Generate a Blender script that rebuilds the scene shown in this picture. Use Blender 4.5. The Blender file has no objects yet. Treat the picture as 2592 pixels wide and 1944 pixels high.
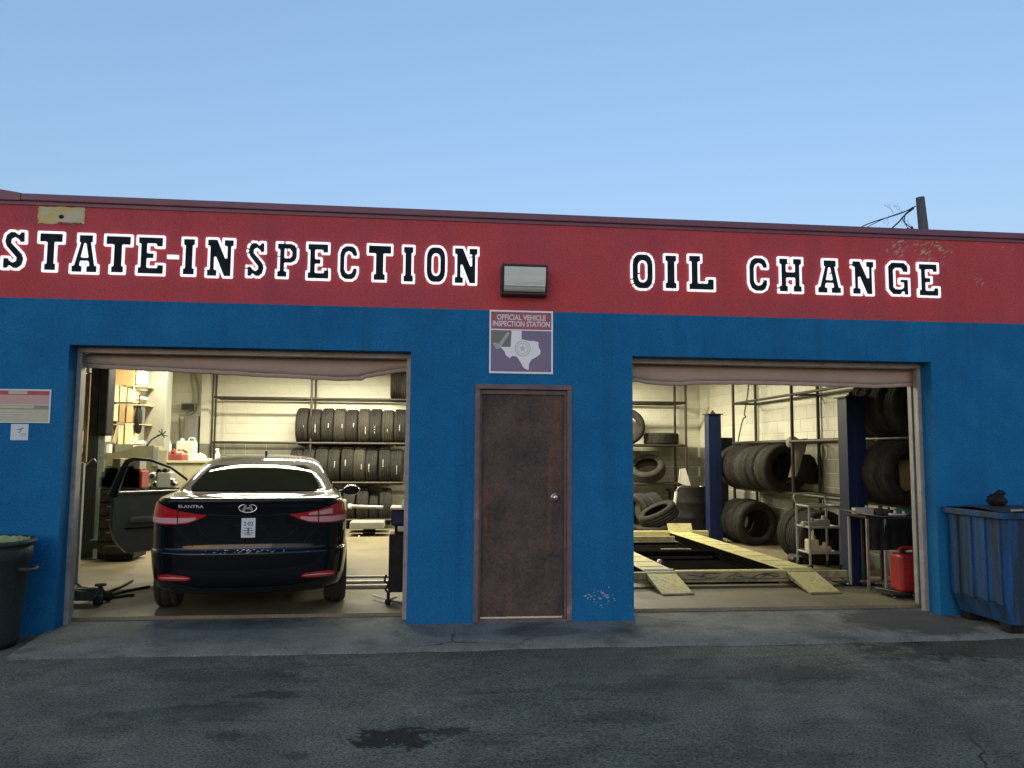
import bpy, bmesh, math, random
import numpy as np
from mathutils import Vector, Matrix
from mathutils.geometry import tessellate_polygon

SC = bpy.context.scene
COL = SC.collection
rnd = random.Random(7)
PI = math.pi
R = math.radians

# ------------------------------------------------------------------ camera
F_PX, CAM_D, CAM_H = 2000.0, 7.0922, 1.4556
CAM_ROT = (Matrix.Rotation(R(-6.28138), 3, 'Z') @ Matrix.Rotation(R(90 + 5.00258), 3, 'X')
           @ Matrix.Rotation(R(0.3709), 3, 'Z'))
CAM_POS = Vector((0, -CAM_D, CAM_H))
cd = bpy.data.cameras.new('camera')
cd.sensor_fit = 'HORIZONTAL'
cd.sensor_width = 36.0
cd.lens = 36.0 * F_PX / 2592.0
cd.clip_end = 2000
cam = bpy.data.objects.new('camera', cd)
COL.objects.link(cam)
cam.matrix_world = Matrix.Translation(CAM_POS) @ CAM_ROT.to_4x4()
SC.camera = cam

# ------------------------------------------------------------------ dusk sky, last sun, exposure
SUN_EL, SUN_AZ = 0.2, 200.0            # degrees; azimuth 180 = straight behind the photographer
world = bpy.data.worlds.new('World')
SC.world = world
world.use_nodes = True
wn = world.node_tree
bg = wn.nodes['Background']
sky = wn.nodes.new('ShaderNodeTexSky')
sky.sky_type = 'NISHITA'
sky.sun_disc = False
sky.sun_elevation = R(SUN_EL)
sky.sun_rotation = R(SUN_AZ)
sky.ozone_density = 3.1
sky.dust_density = 0.5
ev = wn.nodes.new('ShaderNodeGamma')          # evens out the twilight gradient over the whole dome
ev.inputs[1].default_value = 0.60
wn.links.new(sky.outputs[0], ev.inputs[0])
wn.links.new(ev.outputs[0], bg.inputs[0])
bg.inputs[1].default_value = 0.15
sl = bpy.data.lights.new('sun', 'SUN')
sl.energy = 0.13
sl.angle = R(60)
sl.color = (1.0, 0.74, 0.58)
sun = bpy.data.objects.new('sun', sl)
COL.objects.link(sun)
sd = Vector((math.sin(R(SUN_AZ)) * math.cos(R(SUN_EL)), math.cos(R(SUN_AZ)) * math.cos(R(SUN_EL)), math.sin(R(SUN_EL))))
sun.rotation_euler = sd.to_track_quat('Z', 'Y').to_euler()
sun.location = (-6, -20, 12)
vs = SC.view_settings
vs.view_transform = 'Standard'
vs.look = 'None'
vs.exposure = 2.92
vs.gamma = 1.0
vs.use_curve_mapping = False

# ------------------------------------------------------------------ helpers: pixels to points
def ray(px, py):
    return CAM_ROT @ Vector(((px - 1296) / F_PX, (972 - py) / F_PX, -1))
def at(px, py, y):                      # the point seen at a pixel of the photograph, at depth y
    if py == 0: py = 1250               # only x is wanted: take it at eye level
    d = ray(px, py)
    return CAM_POS + d * ((y + CAM_D) / d.y)
def at_z(px, py, z=0.0):
    d = ray(px, py)
    return CAM_POS + d * ((z - CAM_H) / d.z)
def at_x(px, py, x):
    d = ray(px, py)
    return CAM_POS + d * (x / d.x)

# ------------------------------------------------------------------ helpers: meshes
class MB:
    def __init__(s): s.v = []; s.f = []; s.sm = []
    def add(s, vs, fs, smooth=False):
        o = len(s.v)
        s.v += [tuple(p) for p in vs]
        for f in fs:
            s.f.append(tuple(i + o for i in f)); s.sm.append(smooth)
        return s
    def box(s, x0, x1, y0, y1, z0, z1, M=None, b=0.0):
        if b <= 0:
            vs = [Vector((x, y, z)) for z in (z0, z1) for y in (y0, y1) for x in (x0, x1)]
            fs = [(0, 2, 3, 1), (4, 5, 7, 6), (0, 1, 5, 4), (2, 6, 7, 3), (0, 4, 6, 2), (1, 3, 7, 5)]
        else:
            bm = bmesh.new()
            bmesh.ops.create_cube(bm, size=1)
            for v in bm.verts:
                v.co = Vector(((x0 + x1) / 2 + v.co.x * (x1 - x0), (y0 + y1) / 2 + v.co.y * (y1 - y0), (z0 + z1) / 2 + v.co.z * (z1 - z0)))
            b = min(b, .45 * min(abs(x1 - x0), abs(y1 - y0), abs(z1 - z0)))
            bmesh.ops.bevel(bm, geom=bm.edges[:], offset=b, segments=2, affect='EDGES', profile=.5)
            bm.verts.index_update()
            vs = [v.co.copy() for v in bm.verts]; fs = [tuple(v.index for v in f.verts) for f in bm.faces]
            bm.free()
        if M: vs = [M @ v for v in vs]
        return s.add(vs, fs)
    def tube(s, pts, r, n=8, caps=True):
        pts = [Vector(p) for p in pts]
        rs = r if isinstance(r, (list, tuple)) else [r] * len(pts)
        vs = []; fs = []
        up = None
        for i, p in enumerate(pts):
            t = (pts[min(i + 1, len(pts) - 1)] - pts[max(i - 1, 0)]).normalized()
            if up is None: up = t.orthogonal().normalized()
            up = (up - t * up.dot(t))
            up = up.normalized() if up.length > 1e-6 else t.orthogonal().normalized()
            w = t.cross(up)
            for k in range(n):
                a = 2 * PI * k / n
                vs.append(p + (up * math.cos(a) + w * math.sin(a)) * rs[i])
        for i in range(len(pts) - 1):
            for k in range(n):
                fs.append((i * n + k, i * n + (k + 1) % n, (i + 1) * n + (k + 1) % n, (i + 1) * n + k))
        s.add(vs, fs, True)
        if caps:
            s.add(vs[:n], [tuple(range(n - 1, -1, -1))]); s.add(vs[-n:], [tuple(range(n))])
        return s
    def lathe(s, prof, n=32, M=None, closed=False, cap=False):      # prof: (r, z) about local z
        vs = []; fs = []; m = len(prof)
        for k in range(n):
            a = 2 * PI * k / n
            for r, z in prof:
                p = Vector((r * math.cos(a), r * math.sin(a), z))
                vs.append(M @ p if M else p)
        for k in range(n):
            for j in range(m if closed else m - 1):
                fs.append((k * m + j, ((k + 1) % n) * m + j, ((k + 1) % n) * m + (j + 1) % m, k * m + (j + 1) % m))
        if cap:
            fs.append(tuple(k * m for k in range(n - 1, -1, -1))); fs.append(tuple(k * m + m - 1 for k in range(n)))
        return s.add(vs, fs, True)
    def grid(s, P, smooth=True):         # P: rows of points
        n = len(P[0]); vs = [p for r in P for p in r]
        fs = [(i * n + j, i * n + j + 1, (i + 1) * n + j + 1, (i + 1) * n + j) for i in range(len(P) - 1) for j in range(n - 1)]
        return s.add(vs, fs, smooth)
    def prism(s, outline, fn, d0, d1, holes=()):     # outline of (u,v); fn(u,v,d) -> point
        loops = [outline] + list(holes)
        tris = tessellate_polygon([[Vector((u, v, 0)) for u, v in l] for l in loops])
        flat = [p for l in loops for p in l]; N = len(flat)
        vs = [fn(u, v, d0) for u, v in flat] + [fn(u, v, d1) for u, v in flat]
        fs = [tuple(t) for t in tris] + [tuple(i + N for i in reversed(t)) for t in tris]
        o = 0
        for l in loops:
            n = len(l)
            for i in range(n):
                a, b = o + i, o + (i + 1) % n
                fs.append((a, b, b + N, a + N))
            o += n
        return s.add(vs, fs)
    def mesh(s, name, fix=True):
        me = bpy.data.meshes.new(name)
        me.from_pydata(s.v, [], s.f)
        me.polygons.foreach_set('use_smooth', s.sm)
        me.update()
        if fix:
            bm = bmesh.new(); bm.from_mesh(me)
            bmesh.ops.recalc_face_normals(bm, faces=bm.faces[:])
            bm.to_mesh(me); bm.free()
        return me

def link(name, me, m, parent=None, loc=None, rot=None):
    o = bpy.data.objects.new(name, me)
    COL.objects.link(o)
    if m is not None and me is not None:
        if len(me.materials) == 0: me.materials.append(m)
    if parent is not None: o.parent = parent
    if loc is not None: o.location = loc
    if rot is not None: o.rotation_euler = rot
    return o
def obj(name, mb, m, parent=None, loc=None, rot=None, fix=True):
    return link(name, mb.mesh(name, fix), m, parent, loc, rot)
def tag(o, label, cat, group=None):
    o['label'] = label; o['category'] = cat
    if group: o['group'] = group
    return o
def thing(name, label, cat, loc=(0, 0, 0), rz=0, group=None):
    o = bpy.data.objects.new(name, None)
    COL.objects.link(o)
    o.empty_display_size = .1
    o.location = loc; o.rotation_euler = (0, 0, rz)
    return tag(o, label, cat, group)
def structure(o):
    o['kind'] = 'structure'; return o
def dup(root, loc, rot=None, label=None):
    def cp(o, parent):
        c = o.copy(); COL.objects.link(c); c.parent = parent
        for ch in o.children: cp(ch, c)
        return c
    r = cp(root, None)
    r.location = loc
    if rot is not None: r.rotation_euler = rot
    if label: r['label'] = label
    return r
def rope(pts, r, steps=10, n=6):         # smooth tube through points (Catmull-Rom)
    P = [Vector(p) for p in pts]
    P = [P[0] * 2 - P[1]] + P + [P[-1] * 2 - P[-2]]
    out = []
    for i in range(1, len(P) - 2):
        for k in range(steps):
            t = k / steps
            a, b, c, d = P[i - 1], P[i], P[i + 1], P[i + 2]
            out.append(.5 * ((2 * b) + (c - a) * t + (2 * a - 5 * b + 4 * c - d) * t * t + (3 * b - a - 3 * c + d) * t ** 3))
    out.append(P[-2])
    return MB().tube(out, r, n)
def text_mesh(s, size, name, depth=.001, bold=0.0, align='LEFT', sx=1.0):
    cu = bpy.data.curves.new(name, 'FONT')
    cu.body = s; cu.size = size; cu.extrude = depth; cu.offset = bold; cu.align_x = align; cu.align_y = 'CENTER'
    cu.resolution_u = 3
    t = bpy.data.objects.new(name, cu)
    COL.objects.link(t)
    bpy.context.view_layer.update()
    dg = bpy.context.evaluated_depsgraph_get()
    me = bpy.data.meshes.new_from_object(t.evaluated_get(dg))
    COL.objects.unlink(t); bpy.data.objects.remove(t); bpy.data.curves.remove(cu)
    me.transform(Matrix.Diagonal((sx, 1, 1, 1)))
    me.transform(Matrix.Rotation(R(90), 4, 'X'))      # stands in the x-z plane, facing -y
    me.materials.clear()
    me.name = name
    return me

# ------------------------------------------------------------------ materials
def mat(name, c, rough=.6, metal=0.0, c2=None, scale=4.0, detail=6.0, bump=0.0, bscale=60.0, coat=0.0, spec=None,
        contrast=(.35, .65), stretch=None, emit=None, estr=0.0, c3=None, s3=1.0, t3=(.6, .7), rvar=0.0, grain=None, streak=None):
    m = bpy.data.materials.new(name)
    m.use_nodes = True
    nt = m.node_tree; N = nt.nodes; L = nt.links
    b = N['Principled BSDF']
    b.inputs['Base Color'].default_value = (*c, 1)
    b.inputs['Roughness'].default_value = rough
    b.inputs['Metallic'].default_value = metal
    if coat: b.inputs['Coat Weight'].default_value = coat; b.inputs['Coat Roughness'].default_value = .04
    if spec is not None: b.inputs['Specular IOR Level'].default_value = spec
    if emit:
        b.inputs['Emission Color'].default_value = (*emit, 1); b.inputs['Emission Strength'].default_value = estr
    tc = N.new('ShaderNodeTexCoord'); co = tc.outputs['Object']
    if stretch:
        mp = N.new('ShaderNodeMapping'); mp.inputs['Scale'].default_value = stretch
        L.new(co, mp.inputs[0]); co = mp.outputs[0]
    if c2 is not None:
        n = N.new('ShaderNodeTexNoise'); n.inputs['Scale'].default_value = scale; n.inputs['Detail'].default_value = detail
        n.inputs['Roughness'].default_value = .66
        L.new(co, n.inputs['Vector'])
        r = N.new('ShaderNodeMapRange'); r.inputs[1].default_value = contrast[0]; r.inputs[2].default_value = contrast[1]
        L.new(n.outputs[0], r.inputs[0])
        mx = N.new('ShaderNodeMix'); mx.data_type = 'RGBA'
        mx.inputs[6].default_value = (*c, 1); mx.inputs[7].default_value = (*c2, 1)
        L.new(r.outputs[0], mx.inputs[0])
        out = mx.outputs[2]
        if c3 is not None:
            n3 = N.new('ShaderNodeTexNoise'); n3.inputs['Scale'].default_value = s3; n3.inputs['Detail'].default_value = 8
            n3.inputs['Roughness'].default_value = .7
            L.new(co, n3.inputs['Vector'])
            r3 = N.new('ShaderNodeMapRange'); r3.inputs[1].default_value = t3[0]; r3.inputs[2].default_value = t3[1]
            L.new(n3.outputs[0], r3.inputs[0])
            m3 = N.new('ShaderNodeMix'); m3.data_type = 'RGBA'; m3.inputs[7].default_value = (*c3, 1)
            L.new(r3.outputs[0], m3.inputs[0]); L.new(out, m3.inputs[6]); out = m3.outputs[2]
        if streak:                       # run-off streaks and smears with their own shapes
            ms = N.new('ShaderNodeMapping'); ms.inputs['Scale'].default_value = streak[1]
            L.new(tc.outputs['Object'], ms.inputs[0])
            ns_ = N.new('ShaderNodeTexNoise'); ns_.inputs['Scale'].default_value = 1.0; ns_.inputs['Detail'].default_value = 7; ns_.inputs['Roughness'].default_value = .65
            L.new(ms.outputs[0], ns_.inputs['Vector'])
            rs_ = N.new('ShaderNodeMapRange'); rs_.inputs[1].default_value = streak[3][0]; rs_.inputs[2].default_value = streak[3][1]; rs_.inputs[4].default_value = streak[0]
            L.new(ns_.outputs[0], rs_.inputs[0])
            mk = N.new('ShaderNodeMix'); mk.data_type = 'RGBA'; mk.inputs[7].default_value = (*streak[2], 1)
            L.new(rs_.outputs[0], mk.inputs[0]); L.new(out, mk.inputs[6]); out = mk.outputs[2]
        if grain:                        # fine speckle of the surface itself
            ng = N.new('ShaderNodeTexNoise'); ng.inputs['Scale'].default_value = grain[0]; ng.inputs['Detail'].default_value = 3; ng.inputs['Roughness'].default_value = .8
            L.new(tc.outputs['Object'], ng.inputs['Vector'])
            rg_ = N.new('ShaderNodeMapRange'); rg_.inputs[1].default_value = .3; rg_.inputs[2].default_value = .7; rg_.inputs[3].default_value = 1 - grain[1]; rg_.inputs[4].default_value = 1 + grain[1]
            L.new(ng.outputs[0], rg_.inputs[0])
            mg = N.new('ShaderNodeVectorMath'); mg.operation = 'SCALE'
            L.new(out, mg.inputs[0]); L.new(rg_.outputs[0], mg.inputs['Scale']); out = mg.outputs[0]
        L.new(out, b.inputs['Base Color'])
        if rvar:
            rr = N.new('ShaderNodeMapRange'); rr.inputs[3].default_value = rough - rvar; rr.inputs[4].default_value = rough + rvar
            L.new(r.outputs[0], rr.inputs[0]); L.new(rr.outputs[0], b.inputs['Roughness'])
    if bump:
        nb = N.new('ShaderNodeTexNoise'); nb.inputs['Scale'].default_value = bscale; nb.inputs['Detail'].default_value = 5
        L.new(co, nb.inputs['Vector'])
        bp = N.new('ShaderNodeBump'); bp.inputs['Strength'].default_value = bump; bp.inputs['Distance'].default_value = .01
        L.new(nb.outputs[0], bp.inputs['Height']); L.new(bp.outputs[0], b.inputs['Normal'])
    return m

def stain_layer(m, spots, colour, wob=.25, wscale=3.0):
    """oil stains with shapes of their own: wobbly ellipses (x, y, rx, ry, strength) on a horizontal surface"""
    nt = m.node_tree; N = nt.nodes; L = nt.links
    b = N['Principled BSDF']
    src = b.inputs['Base Color'].links[0].from_socket
    tc = N.new('ShaderNodeTexCoord')
    nz = N.new('ShaderNodeTexNoise'); nz.inputs['Scale'].default_value = wscale; nz.inputs['Detail'].default_value = 6
    nz.inputs['Roughness'].default_value = .75
    L.new(tc.outputs['Object'], nz.inputs['Vector'])
    acc = None
    for x, y, rx, ry, st in spots:
        mp = N.new('ShaderNodeMapping'); mp.vector_type = 'POINT'
        mp.inputs['Scale'].default_value = (1 / rx, 1 / ry, 0); mp.inputs['Location'].default_value = (-x / rx, -y / ry, 0)
        L.new(tc.outputs['Object'], mp.inputs[0])
        ln = N.new('ShaderNodeVectorMath'); ln.operation = 'LENGTH'; L.new(mp.outputs[0], ln.inputs[0])
        ad = N.new('ShaderNodeMath'); ad.operation = 'MULTIPLY_ADD'; ad.inputs[1].default_value = wob * 6; ad.inputs[2].default_value = -wob * 3
        L.new(nz.outputs[0], ad.inputs[0])
        sm = N.new('ShaderNodeMath'); L.new(ln.outputs['Value'], sm.inputs[0]); L.new(ad.outputs[0], sm.inputs[1])
        r = N.new('ShaderNodeMapRange'); r.inputs[1].default_value = 1.0; r.inputs[2].default_value = .72; r.inputs[4].default_value = st
        L.new(sm.outputs[0], r.inputs[0])
        if acc is None: acc = r.outputs[0]
        else:
            mxm = N.new('ShaderNodeMath'); mxm.operation = 'MAXIMUM'; L.new(acc, mxm.inputs[0]); L.new(r.outputs[0], mxm.inputs[1]); acc = mxm.outputs[0]
    mx = N.new('ShaderNodeMix'); mx.data_type = 'RGBA'; mx.inputs[7].default_value = (*colour, 1)
    L.new(acc, mx.inputs[0]); L.new(src, mx.inputs[6]); L.new(mx.outputs[2], b.inputs['Base Color'])
    return m

def crack_layer(m, scale, width, colour, mask=(.5, .62)):
    """a sparse net of cracks"""
    nt = m.node_tree; N = nt.nodes; L = nt.links
    b = N['Principled BSDF']
    src = b.inputs['Base Color'].links[0].from_socket
    tc = N.new('ShaderNodeTexCoord')
    nz = N.new('ShaderNodeTexNoise'); nz.inputs['Scale'].default_value = 5; nz.inputs['Detail'].default_value = 5
    L.new(tc.outputs['Object'], nz.inputs['Vector'])
    mv = N.new('ShaderNodeMix'); mv.data_type = 'VECTOR'; mv.inputs[0].default_value = .14
    L.new(tc.outputs['Object'], mv.inputs[4]); L.new(nz.outputs['Color'], mv.inputs[5])
    vo = N.new('ShaderNodeTexVoronoi'); vo.feature = 'DISTANCE_TO_EDGE'; vo.inputs['Scale'].default_value = scale
    L.new(mv.outputs[1], vo.inputs['Vector'])
    r = N.new('ShaderNodeMapRange'); r.inputs[1].default_value = width; r.inputs[2].default_value = width * .3
    L.new(vo.outputs['Distance'], r.inputs[0])
    nm_ = N.new('ShaderNodeTexNoise'); nm_.inputs['Scale'].default_value = .8; nm_.inputs['Detail'].default_value = 3
    L.new(tc.outputs['Object'], nm_.inputs['Vector'])
    rm = N.new('ShaderNodeMapRange'); rm.inputs[1].default_value = mask[0]; rm.inputs[2].default_value = mask[1]; rm.inputs[4].default_value = .85
    L.new(nm_.outputs[0], rm.inputs[0])
    mu = N.new('ShaderNodeMath'); mu.operation = 'MULTIPLY'; L.new(r.outputs[0], mu.inputs[0]); L.new(rm.outputs[0], mu.inputs[1])
    mx = N.new('ShaderNodeMix'); mx.data_type = 'RGBA'; mx.inputs[7].default_value = (*colour, 1)
    L.new(mu.outputs[0], mx.inputs[0]); L.new(src, mx.inputs[6]); L.new(mx.outputs[2], b.inputs['Base Color'])

M = {}
M['asphalt'] = mat('asphalt', (.098, .098, .074), .92, spec=.1, c2=(.205, .200, .150), scale=1.5, detail=14, contrast=(.3, .72), bump=1.0, bscale=90, c3=(.046, .046, .037), s3=.7, t3=(.50, .72), grain=(65, .85), streak=(.5, (.8, 7, 1), (.03, .03, .026), (.56, .72)))
stain_layer(M['asphalt'], [(-.14, -2.66, .25, .19, .85), (.14, -2.60, .17, .08, .7), (-.02, -2.74, .10, .10, .7), (-1.35, -2.15, .50, .20, .35), (-.95, -1.85, .20, .09, .5), (-1.0, -2.6, .14, .09, .45), (-.6, -2.9, .08, .06, .4),
                           (1.2, -2.45, .30, .16, .32), (-.2, -3.35, .4, .2, .3), (2.6, -1.7, .6, .25, .3), (4.6, -1.1, 1.2, .45, .6), (1.6, -1.9, .5, .14, .25), (-1.4, -1.4, .6, .16, .25)],
            (.016, .016, .014), .55, 9.0)
crack_layer(M['asphalt'], .9, .008, (.03, .03, .026), (.60, .68))
M['concrete'] = mat('apron_concrete', (.145, .145, .118), .85, spec=.2, grain=(80, .5), c2=(.225, .222, .182), scale=2.2, detail=9, bump=.35, bscale=90, c3=(.06, .06, .052), s3=1.6, t3=(.52, .72))
stain_layer(M['concrete'], [(-1.5, .1, .9, .22, .5), (1.0, -.35, .45, .2, .45), (4.4, -.2, .7, .6, .8)], (.05, .05, .05), .25, 3.0)
crack_layer(M['concrete'], .7, .007, (.045, .045, .04), (.52, .62))
M['floor'] = mat('floor_concrete', (.16, .135, .082), .6, spec=.3, grain=(60, .3), c2=(.22, .185, .115), scale=1.8, detail=9, bump=.15, bscale=70, c3=(.075, .06, .04), s3=1.3, t3=(.55, .75), rvar=.1)
stain_layer(M['floor'], [(-1.5, 2.4, .8, 1.6, .6), (3.3, 3.4, .8, 1.6, .6), (5.0, 1.4, .7, .7, .6), (-4.2, 2.6, .9, .8, .5)], (.05, .045, .035), .25, 2.0)
M['blue'] = mat('blue_wall_paint', (.010, .152, .335), .8, spec=.15, grain=(60, .30), streak=(.5, (5, 5, .35), (.006, .075, .17), (.50, .76)), c2=(.008, .118, .275), scale=1.6, detail=8, bump=.4, bscale=55, c3=(.016, .165, .34), s3=3.0, t3=(.5, .8))
M['red'] = mat('red_wall_paint', (.52, .080, .088), .8, spec=.15, grain=(60, .25), streak=(.45, (4, 4, .5), (.26, .05, .07), (.5, .78)), c2=(.41, .074, .088), scale=1.3, detail=8, bump=.4, bscale=55, c3=(.56, .065, .060), s3=.9, t3=(.5, .75))
M['coping'] = mat('coping_metal', (.15, .060, .085), .5, .0, c2=(.19, .07, .10), scale=3, bump=.05)
M['cream'] = mat('cream_block_paint', (.74, .72, .59), .6, c2=(.68, .65, .52), scale=3.5, bump=.35, bscale=45, c3=(.52, .47, .32), s3=2.3, t3=(.6, .78))
M['dado'] = mat('grey_block_paint', (.26, .26, .20), .6, c2=(.21, .21, .16), scale=3.0, bump=.35, bscale=45, c3=(.13, .12, .09), s3=2.0, t3=(.55, .75))
M['mortar'] = mat('mortar', (.70, .66, .50), .8, c2=(.62, .58, .43), scale=6)
M['mortar_grey'] = mat('mortar_grey', (.20, .20, .15), .8, c2=(.16, .16, .12), scale=6)
M['ceiling'] = mat('dark_roof_deck', (.10, .085, .06), .8, c2=(.07, .06, .045), scale=2)
M['jamb'] = mat('galvanised_jamb', (.36, .35, .34), .5, .3, c2=(.26, .24, .22), scale=8, bump=.1, c3=(.22, .15, .10), s3=5, t3=(.6, .72))
M['door_beige'] = mat('overhead_door_beige', (.50, .42, .36), .6, c2=(.42, .33, .27), scale=5, bump=.1, bscale=30, stretch=(.3, 1, 1.5), c3=(.23, .15, .10), s3=3, t3=(.6, .75))
M['rubber'] = mat('black_rubber', (.022, .021, .019), .75, c2=(.034, .032, .028), scale=12, bump=.3, bscale=150)
M['tyre'] = mat('tyre_rubber', (.016, .015, .013), .75, spec=.15, grain=(50, .4), c2=(.032, .029, .024), scale=9, bump=.6, bscale=130)
M['tyre_dusty'] = mat('dusty_tyre_rubber', (.030, .027, .022), .8, spec=.12, grain=(50, .5), c2=(.055, .049, .038), scale=7, bump=.6, bscale=130)
M['chalk'] = mat('chalk_white', (.62, .60, .50), .8)
M['rust'] = mat('rusty_steel_door', (.105, .074, .058), .7, .0, spec=.3, grain=(45, .4), streak=(.8, (7, 7, .5), (.17, .075, .035), (.55, .72)), c2=(.038, .034, .033), scale=2.4, detail=10, bump=.5, bscale=26, c3=(.13, .062, .038), s3=2.0, t3=(.56, .72))
M['rustframe'] = mat('rusty_door_frame', (.17, .115, .11), .6, .2, c2=(.10, .085, .10), scale=6, bump=.3, bscale=30, c3=(.28, .22, .20), s3=4, t3=(.55, .7))
M['white'] = mat('white_plastic', (.78, .77, .72), .5, c2=(.70, .69, .63), scale=8)
M['led'] = mat('led_letter_border', (.85, .83, .84), .4, emit=(1.0, .95, .98), estr=.10)
M['ledoff'] = mat('unlit_letter_border', (.55, .50, .50), .5)
M['letter'] = mat('letter_face', (.008, .015, .020), .8, spec=.05, c2=(.024, .034, .040), scale=9, contrast=(.4, .7))
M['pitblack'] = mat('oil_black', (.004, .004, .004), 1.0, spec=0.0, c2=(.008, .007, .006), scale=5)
M['black'] = mat('black_paint', (.008, .008, .009), .6, spec=.15, c2=(.022, .021, .02), scale=7)
M['blackmetal'] = mat('dark_pipe_steel', (.035, .030, .024), .45, .4, c2=(.06, .048, .035), scale=9, bump=.1)
M['steel'] = mat('bare_steel', (.42, .40, .36), .38, .8, c2=(.25, .23, .20), scale=10, bump=.08)
M['liftblue'] = mat('lift_blue_paint', (.006, .016, .065), .45, .0, spec=.25, c2=(.006, .012, .038), scale=4, bump=.08, c3=(.03, .03, .03), s3=4, t3=(.6, .72))
M['liftgreen'] = mat('lift_green_paint', (.035, .052, .042), .45, c2=(.025, .034, .029), scale=5, bump=.08)
M['liftyellow'] = mat('lift_yellow_paint', (.58, .52, .20), .6, grain=(60, .25), c2=(.42, .39, .20), scale=5, detail=9, bump=.2, c3=(.16, .14, .085), s3=6, t3=(.55, .7))
M['grimeyellow'] = mat('grimy_yellow_paint', (.30, .28, .13), .65, c2=(.16, .15, .09), scale=7, detail=10, bump=.25, c3=(.06, .055, .04), s3=9, t3=(.52, .66))
M['carton'] = mat('cream_carton', (.76, .68, .42), .8, c2=(.70, .61, .36), scale=7)
M['cartonwhite'] = mat('white_carton', (.74, .70, .62), .8, c2=(.66, .62, .54), scale=7)
M['cardboard'] = mat('brown_cardboard', (.46, .30, .14), .85, c2=(.38, .24, .11), scale=6)
M['orangeboard'] = mat('orange_board', (.58, .33, .12), .75, c2=(.50, .40, .22), scale=2.2, contrast=(.4, .6))
M['tape'] = mat('carton_tape', (.50, .42, .26), .5)
M['pillargrey'] = mat('pillar_grey_paint', (.27, .265, .215), .6, c2=(.23, .225, .18), scale=3, bump=.15)
M['boxgrey'] = mat('electrical_grey', (.27, .275, .24), .5, c2=(.22, .225, .2), scale=4)
M['conduit'] = mat('painted_conduit', (.42, .40, .31), .5, .2)
M['redplastic'] = mat('red_plastic', (.42, .022, .018), .42, c2=(.30, .016, .014), scale=6, bump=.06)
M['redtool'] = mat('red_tool_paint', (.35, .05, .035), .5, c2=(.16, .04, .03), scale=12)
M['orange'] = mat('orange_plastic', (.72, .16, .03), .45, c2=(.55, .11, .02), scale=9)
M['olive'] = mat('olive_sheet_metal', (.18, .17, .09), .5, c2=(.13, .125, .07), scale=4)
M['beige'] = mat('beige_cabinet_paint', (.50, .45, .30), .55, c2=(.42, .37, .25), scale=4)
M['lightgreen'] = mat('pale_green_plastic', (.55, .62, .46), .4)
M['teal'] = mat('teal_cloth', (.06, .19, .15), .8, c2=(.10, .26, .21), scale=8)
M['greycloth'] = mat('grey_cloth', (.27, .26, .22), .9, c2=(.20, .19, .16), scale=12, bump=.4, bscale=60)
M['whitecloth'] = mat('soiled_white_cloth', (.60, .53, .42), .9, c2=(.42, .35, .26), scale=14, bump=.5, bscale=40)
M['darkclutter'] = mat('greasy_dark_metal', (.03, .028, .024), .6, .0, spec=.2, c2=(.09, .08, .065), scale=16, bump=.4, bscale=30)
M['carpaint'] = mat('black_car_paint', (.0025, .0032, .0055), .5, .0, coat=1.0, spec=.05)
M['carglass'] = mat('tinted_car_glass', (.016, .026, .018), .03, .0, spec=.6)
M['cartrim'] = mat('car_black_trim', (.006, .006, .006), .5)
M['carinner'] = mat('door_inner_trim', (.20, .18, .13), .7, c2=(.17, .155, .11), scale=6)
M['taillens'] = mat('red_tail_lens', (.42, .012, .018), .12, coat=1.0)
M['tailpink'] = mat('pale_lens_and_highlight', (.60, .34, .34), .15, coat=1.0)
M['chrome'] = mat('chrome', (.80, .80, .80), .12, 1.0)
M['sticker'] = mat('paper_tag', (.60, .66, .66), .7)
M['inkgrey'] = mat('ink_grey', (.10, .12, .12), .8)
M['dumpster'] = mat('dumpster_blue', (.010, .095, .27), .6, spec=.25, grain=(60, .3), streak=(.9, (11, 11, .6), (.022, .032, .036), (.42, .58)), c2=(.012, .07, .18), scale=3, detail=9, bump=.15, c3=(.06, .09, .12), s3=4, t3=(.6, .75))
M['lidblack'] = mat('dumpster_lid_plastic', (.016, .017, .018), .6, c2=(.03, .03, .03), scale=5)
M['bingreen'] = mat('bin_green_plastic', (.040, .052, .048), .65, spec=.2, grain=(50, .3), c2=(.03, .038, .036), scale=5, bump=.1)
M['binbag'] = mat('yellow_green_bag', (.30, .36, .12), .5, c2=(.16, .20, .07), scale=14)
M['polewood'] = mat('weathered_pole_wood', (.115, .125, .13), .85, c2=(.075, .08, .085), scale=9, stretch=(4, 4, .4), bump=.3)
M['cable'] = mat('black_cable', (.012, .013, .016), .6)
M['signred'] = mat('sign_faded_red', (.36, .09, .10), .45, c2=(.30, .08, .10), scale=4)
M['signgrey'] = mat('sign_faded_purple', (.17, .13, .27), .45, c2=(.19, .17, .22), scale=2.2, contrast=(.3, .7))
M['signgreen'] = mat('sign_green_grey', (.17, .18, .15), .5)
M['signpink'] = mat('sign_lettering', (.74, .66, .66), .5)
M['signwhite'] = mat('sign_white', (.88, .86, .88), .5)
M['sealgrey'] = mat('seal_print_and_highlight', (.52, .56, .54), .5)
M['checkgrey'] = mat('check_mark_print', (.42, .43, .42), .6)
M['postred'] = mat('poster_red', (.42, .05, .045), .5, c2=(.34, .05, .05), scale=5)
M['postpink'] = mat('poster_pink', (.55, .31, .25), .5)
M['postcream'] = mat('poster_cream', (.48, .47, .30), .5, c2=(.42, .42, .28), scale=9)
M['postgrey'] = mat('poster_grey_band', (.22, .23, .19), .5)
M['postframe'] = mat('poster_frame', (.55, .66, .70), .4)
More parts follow.
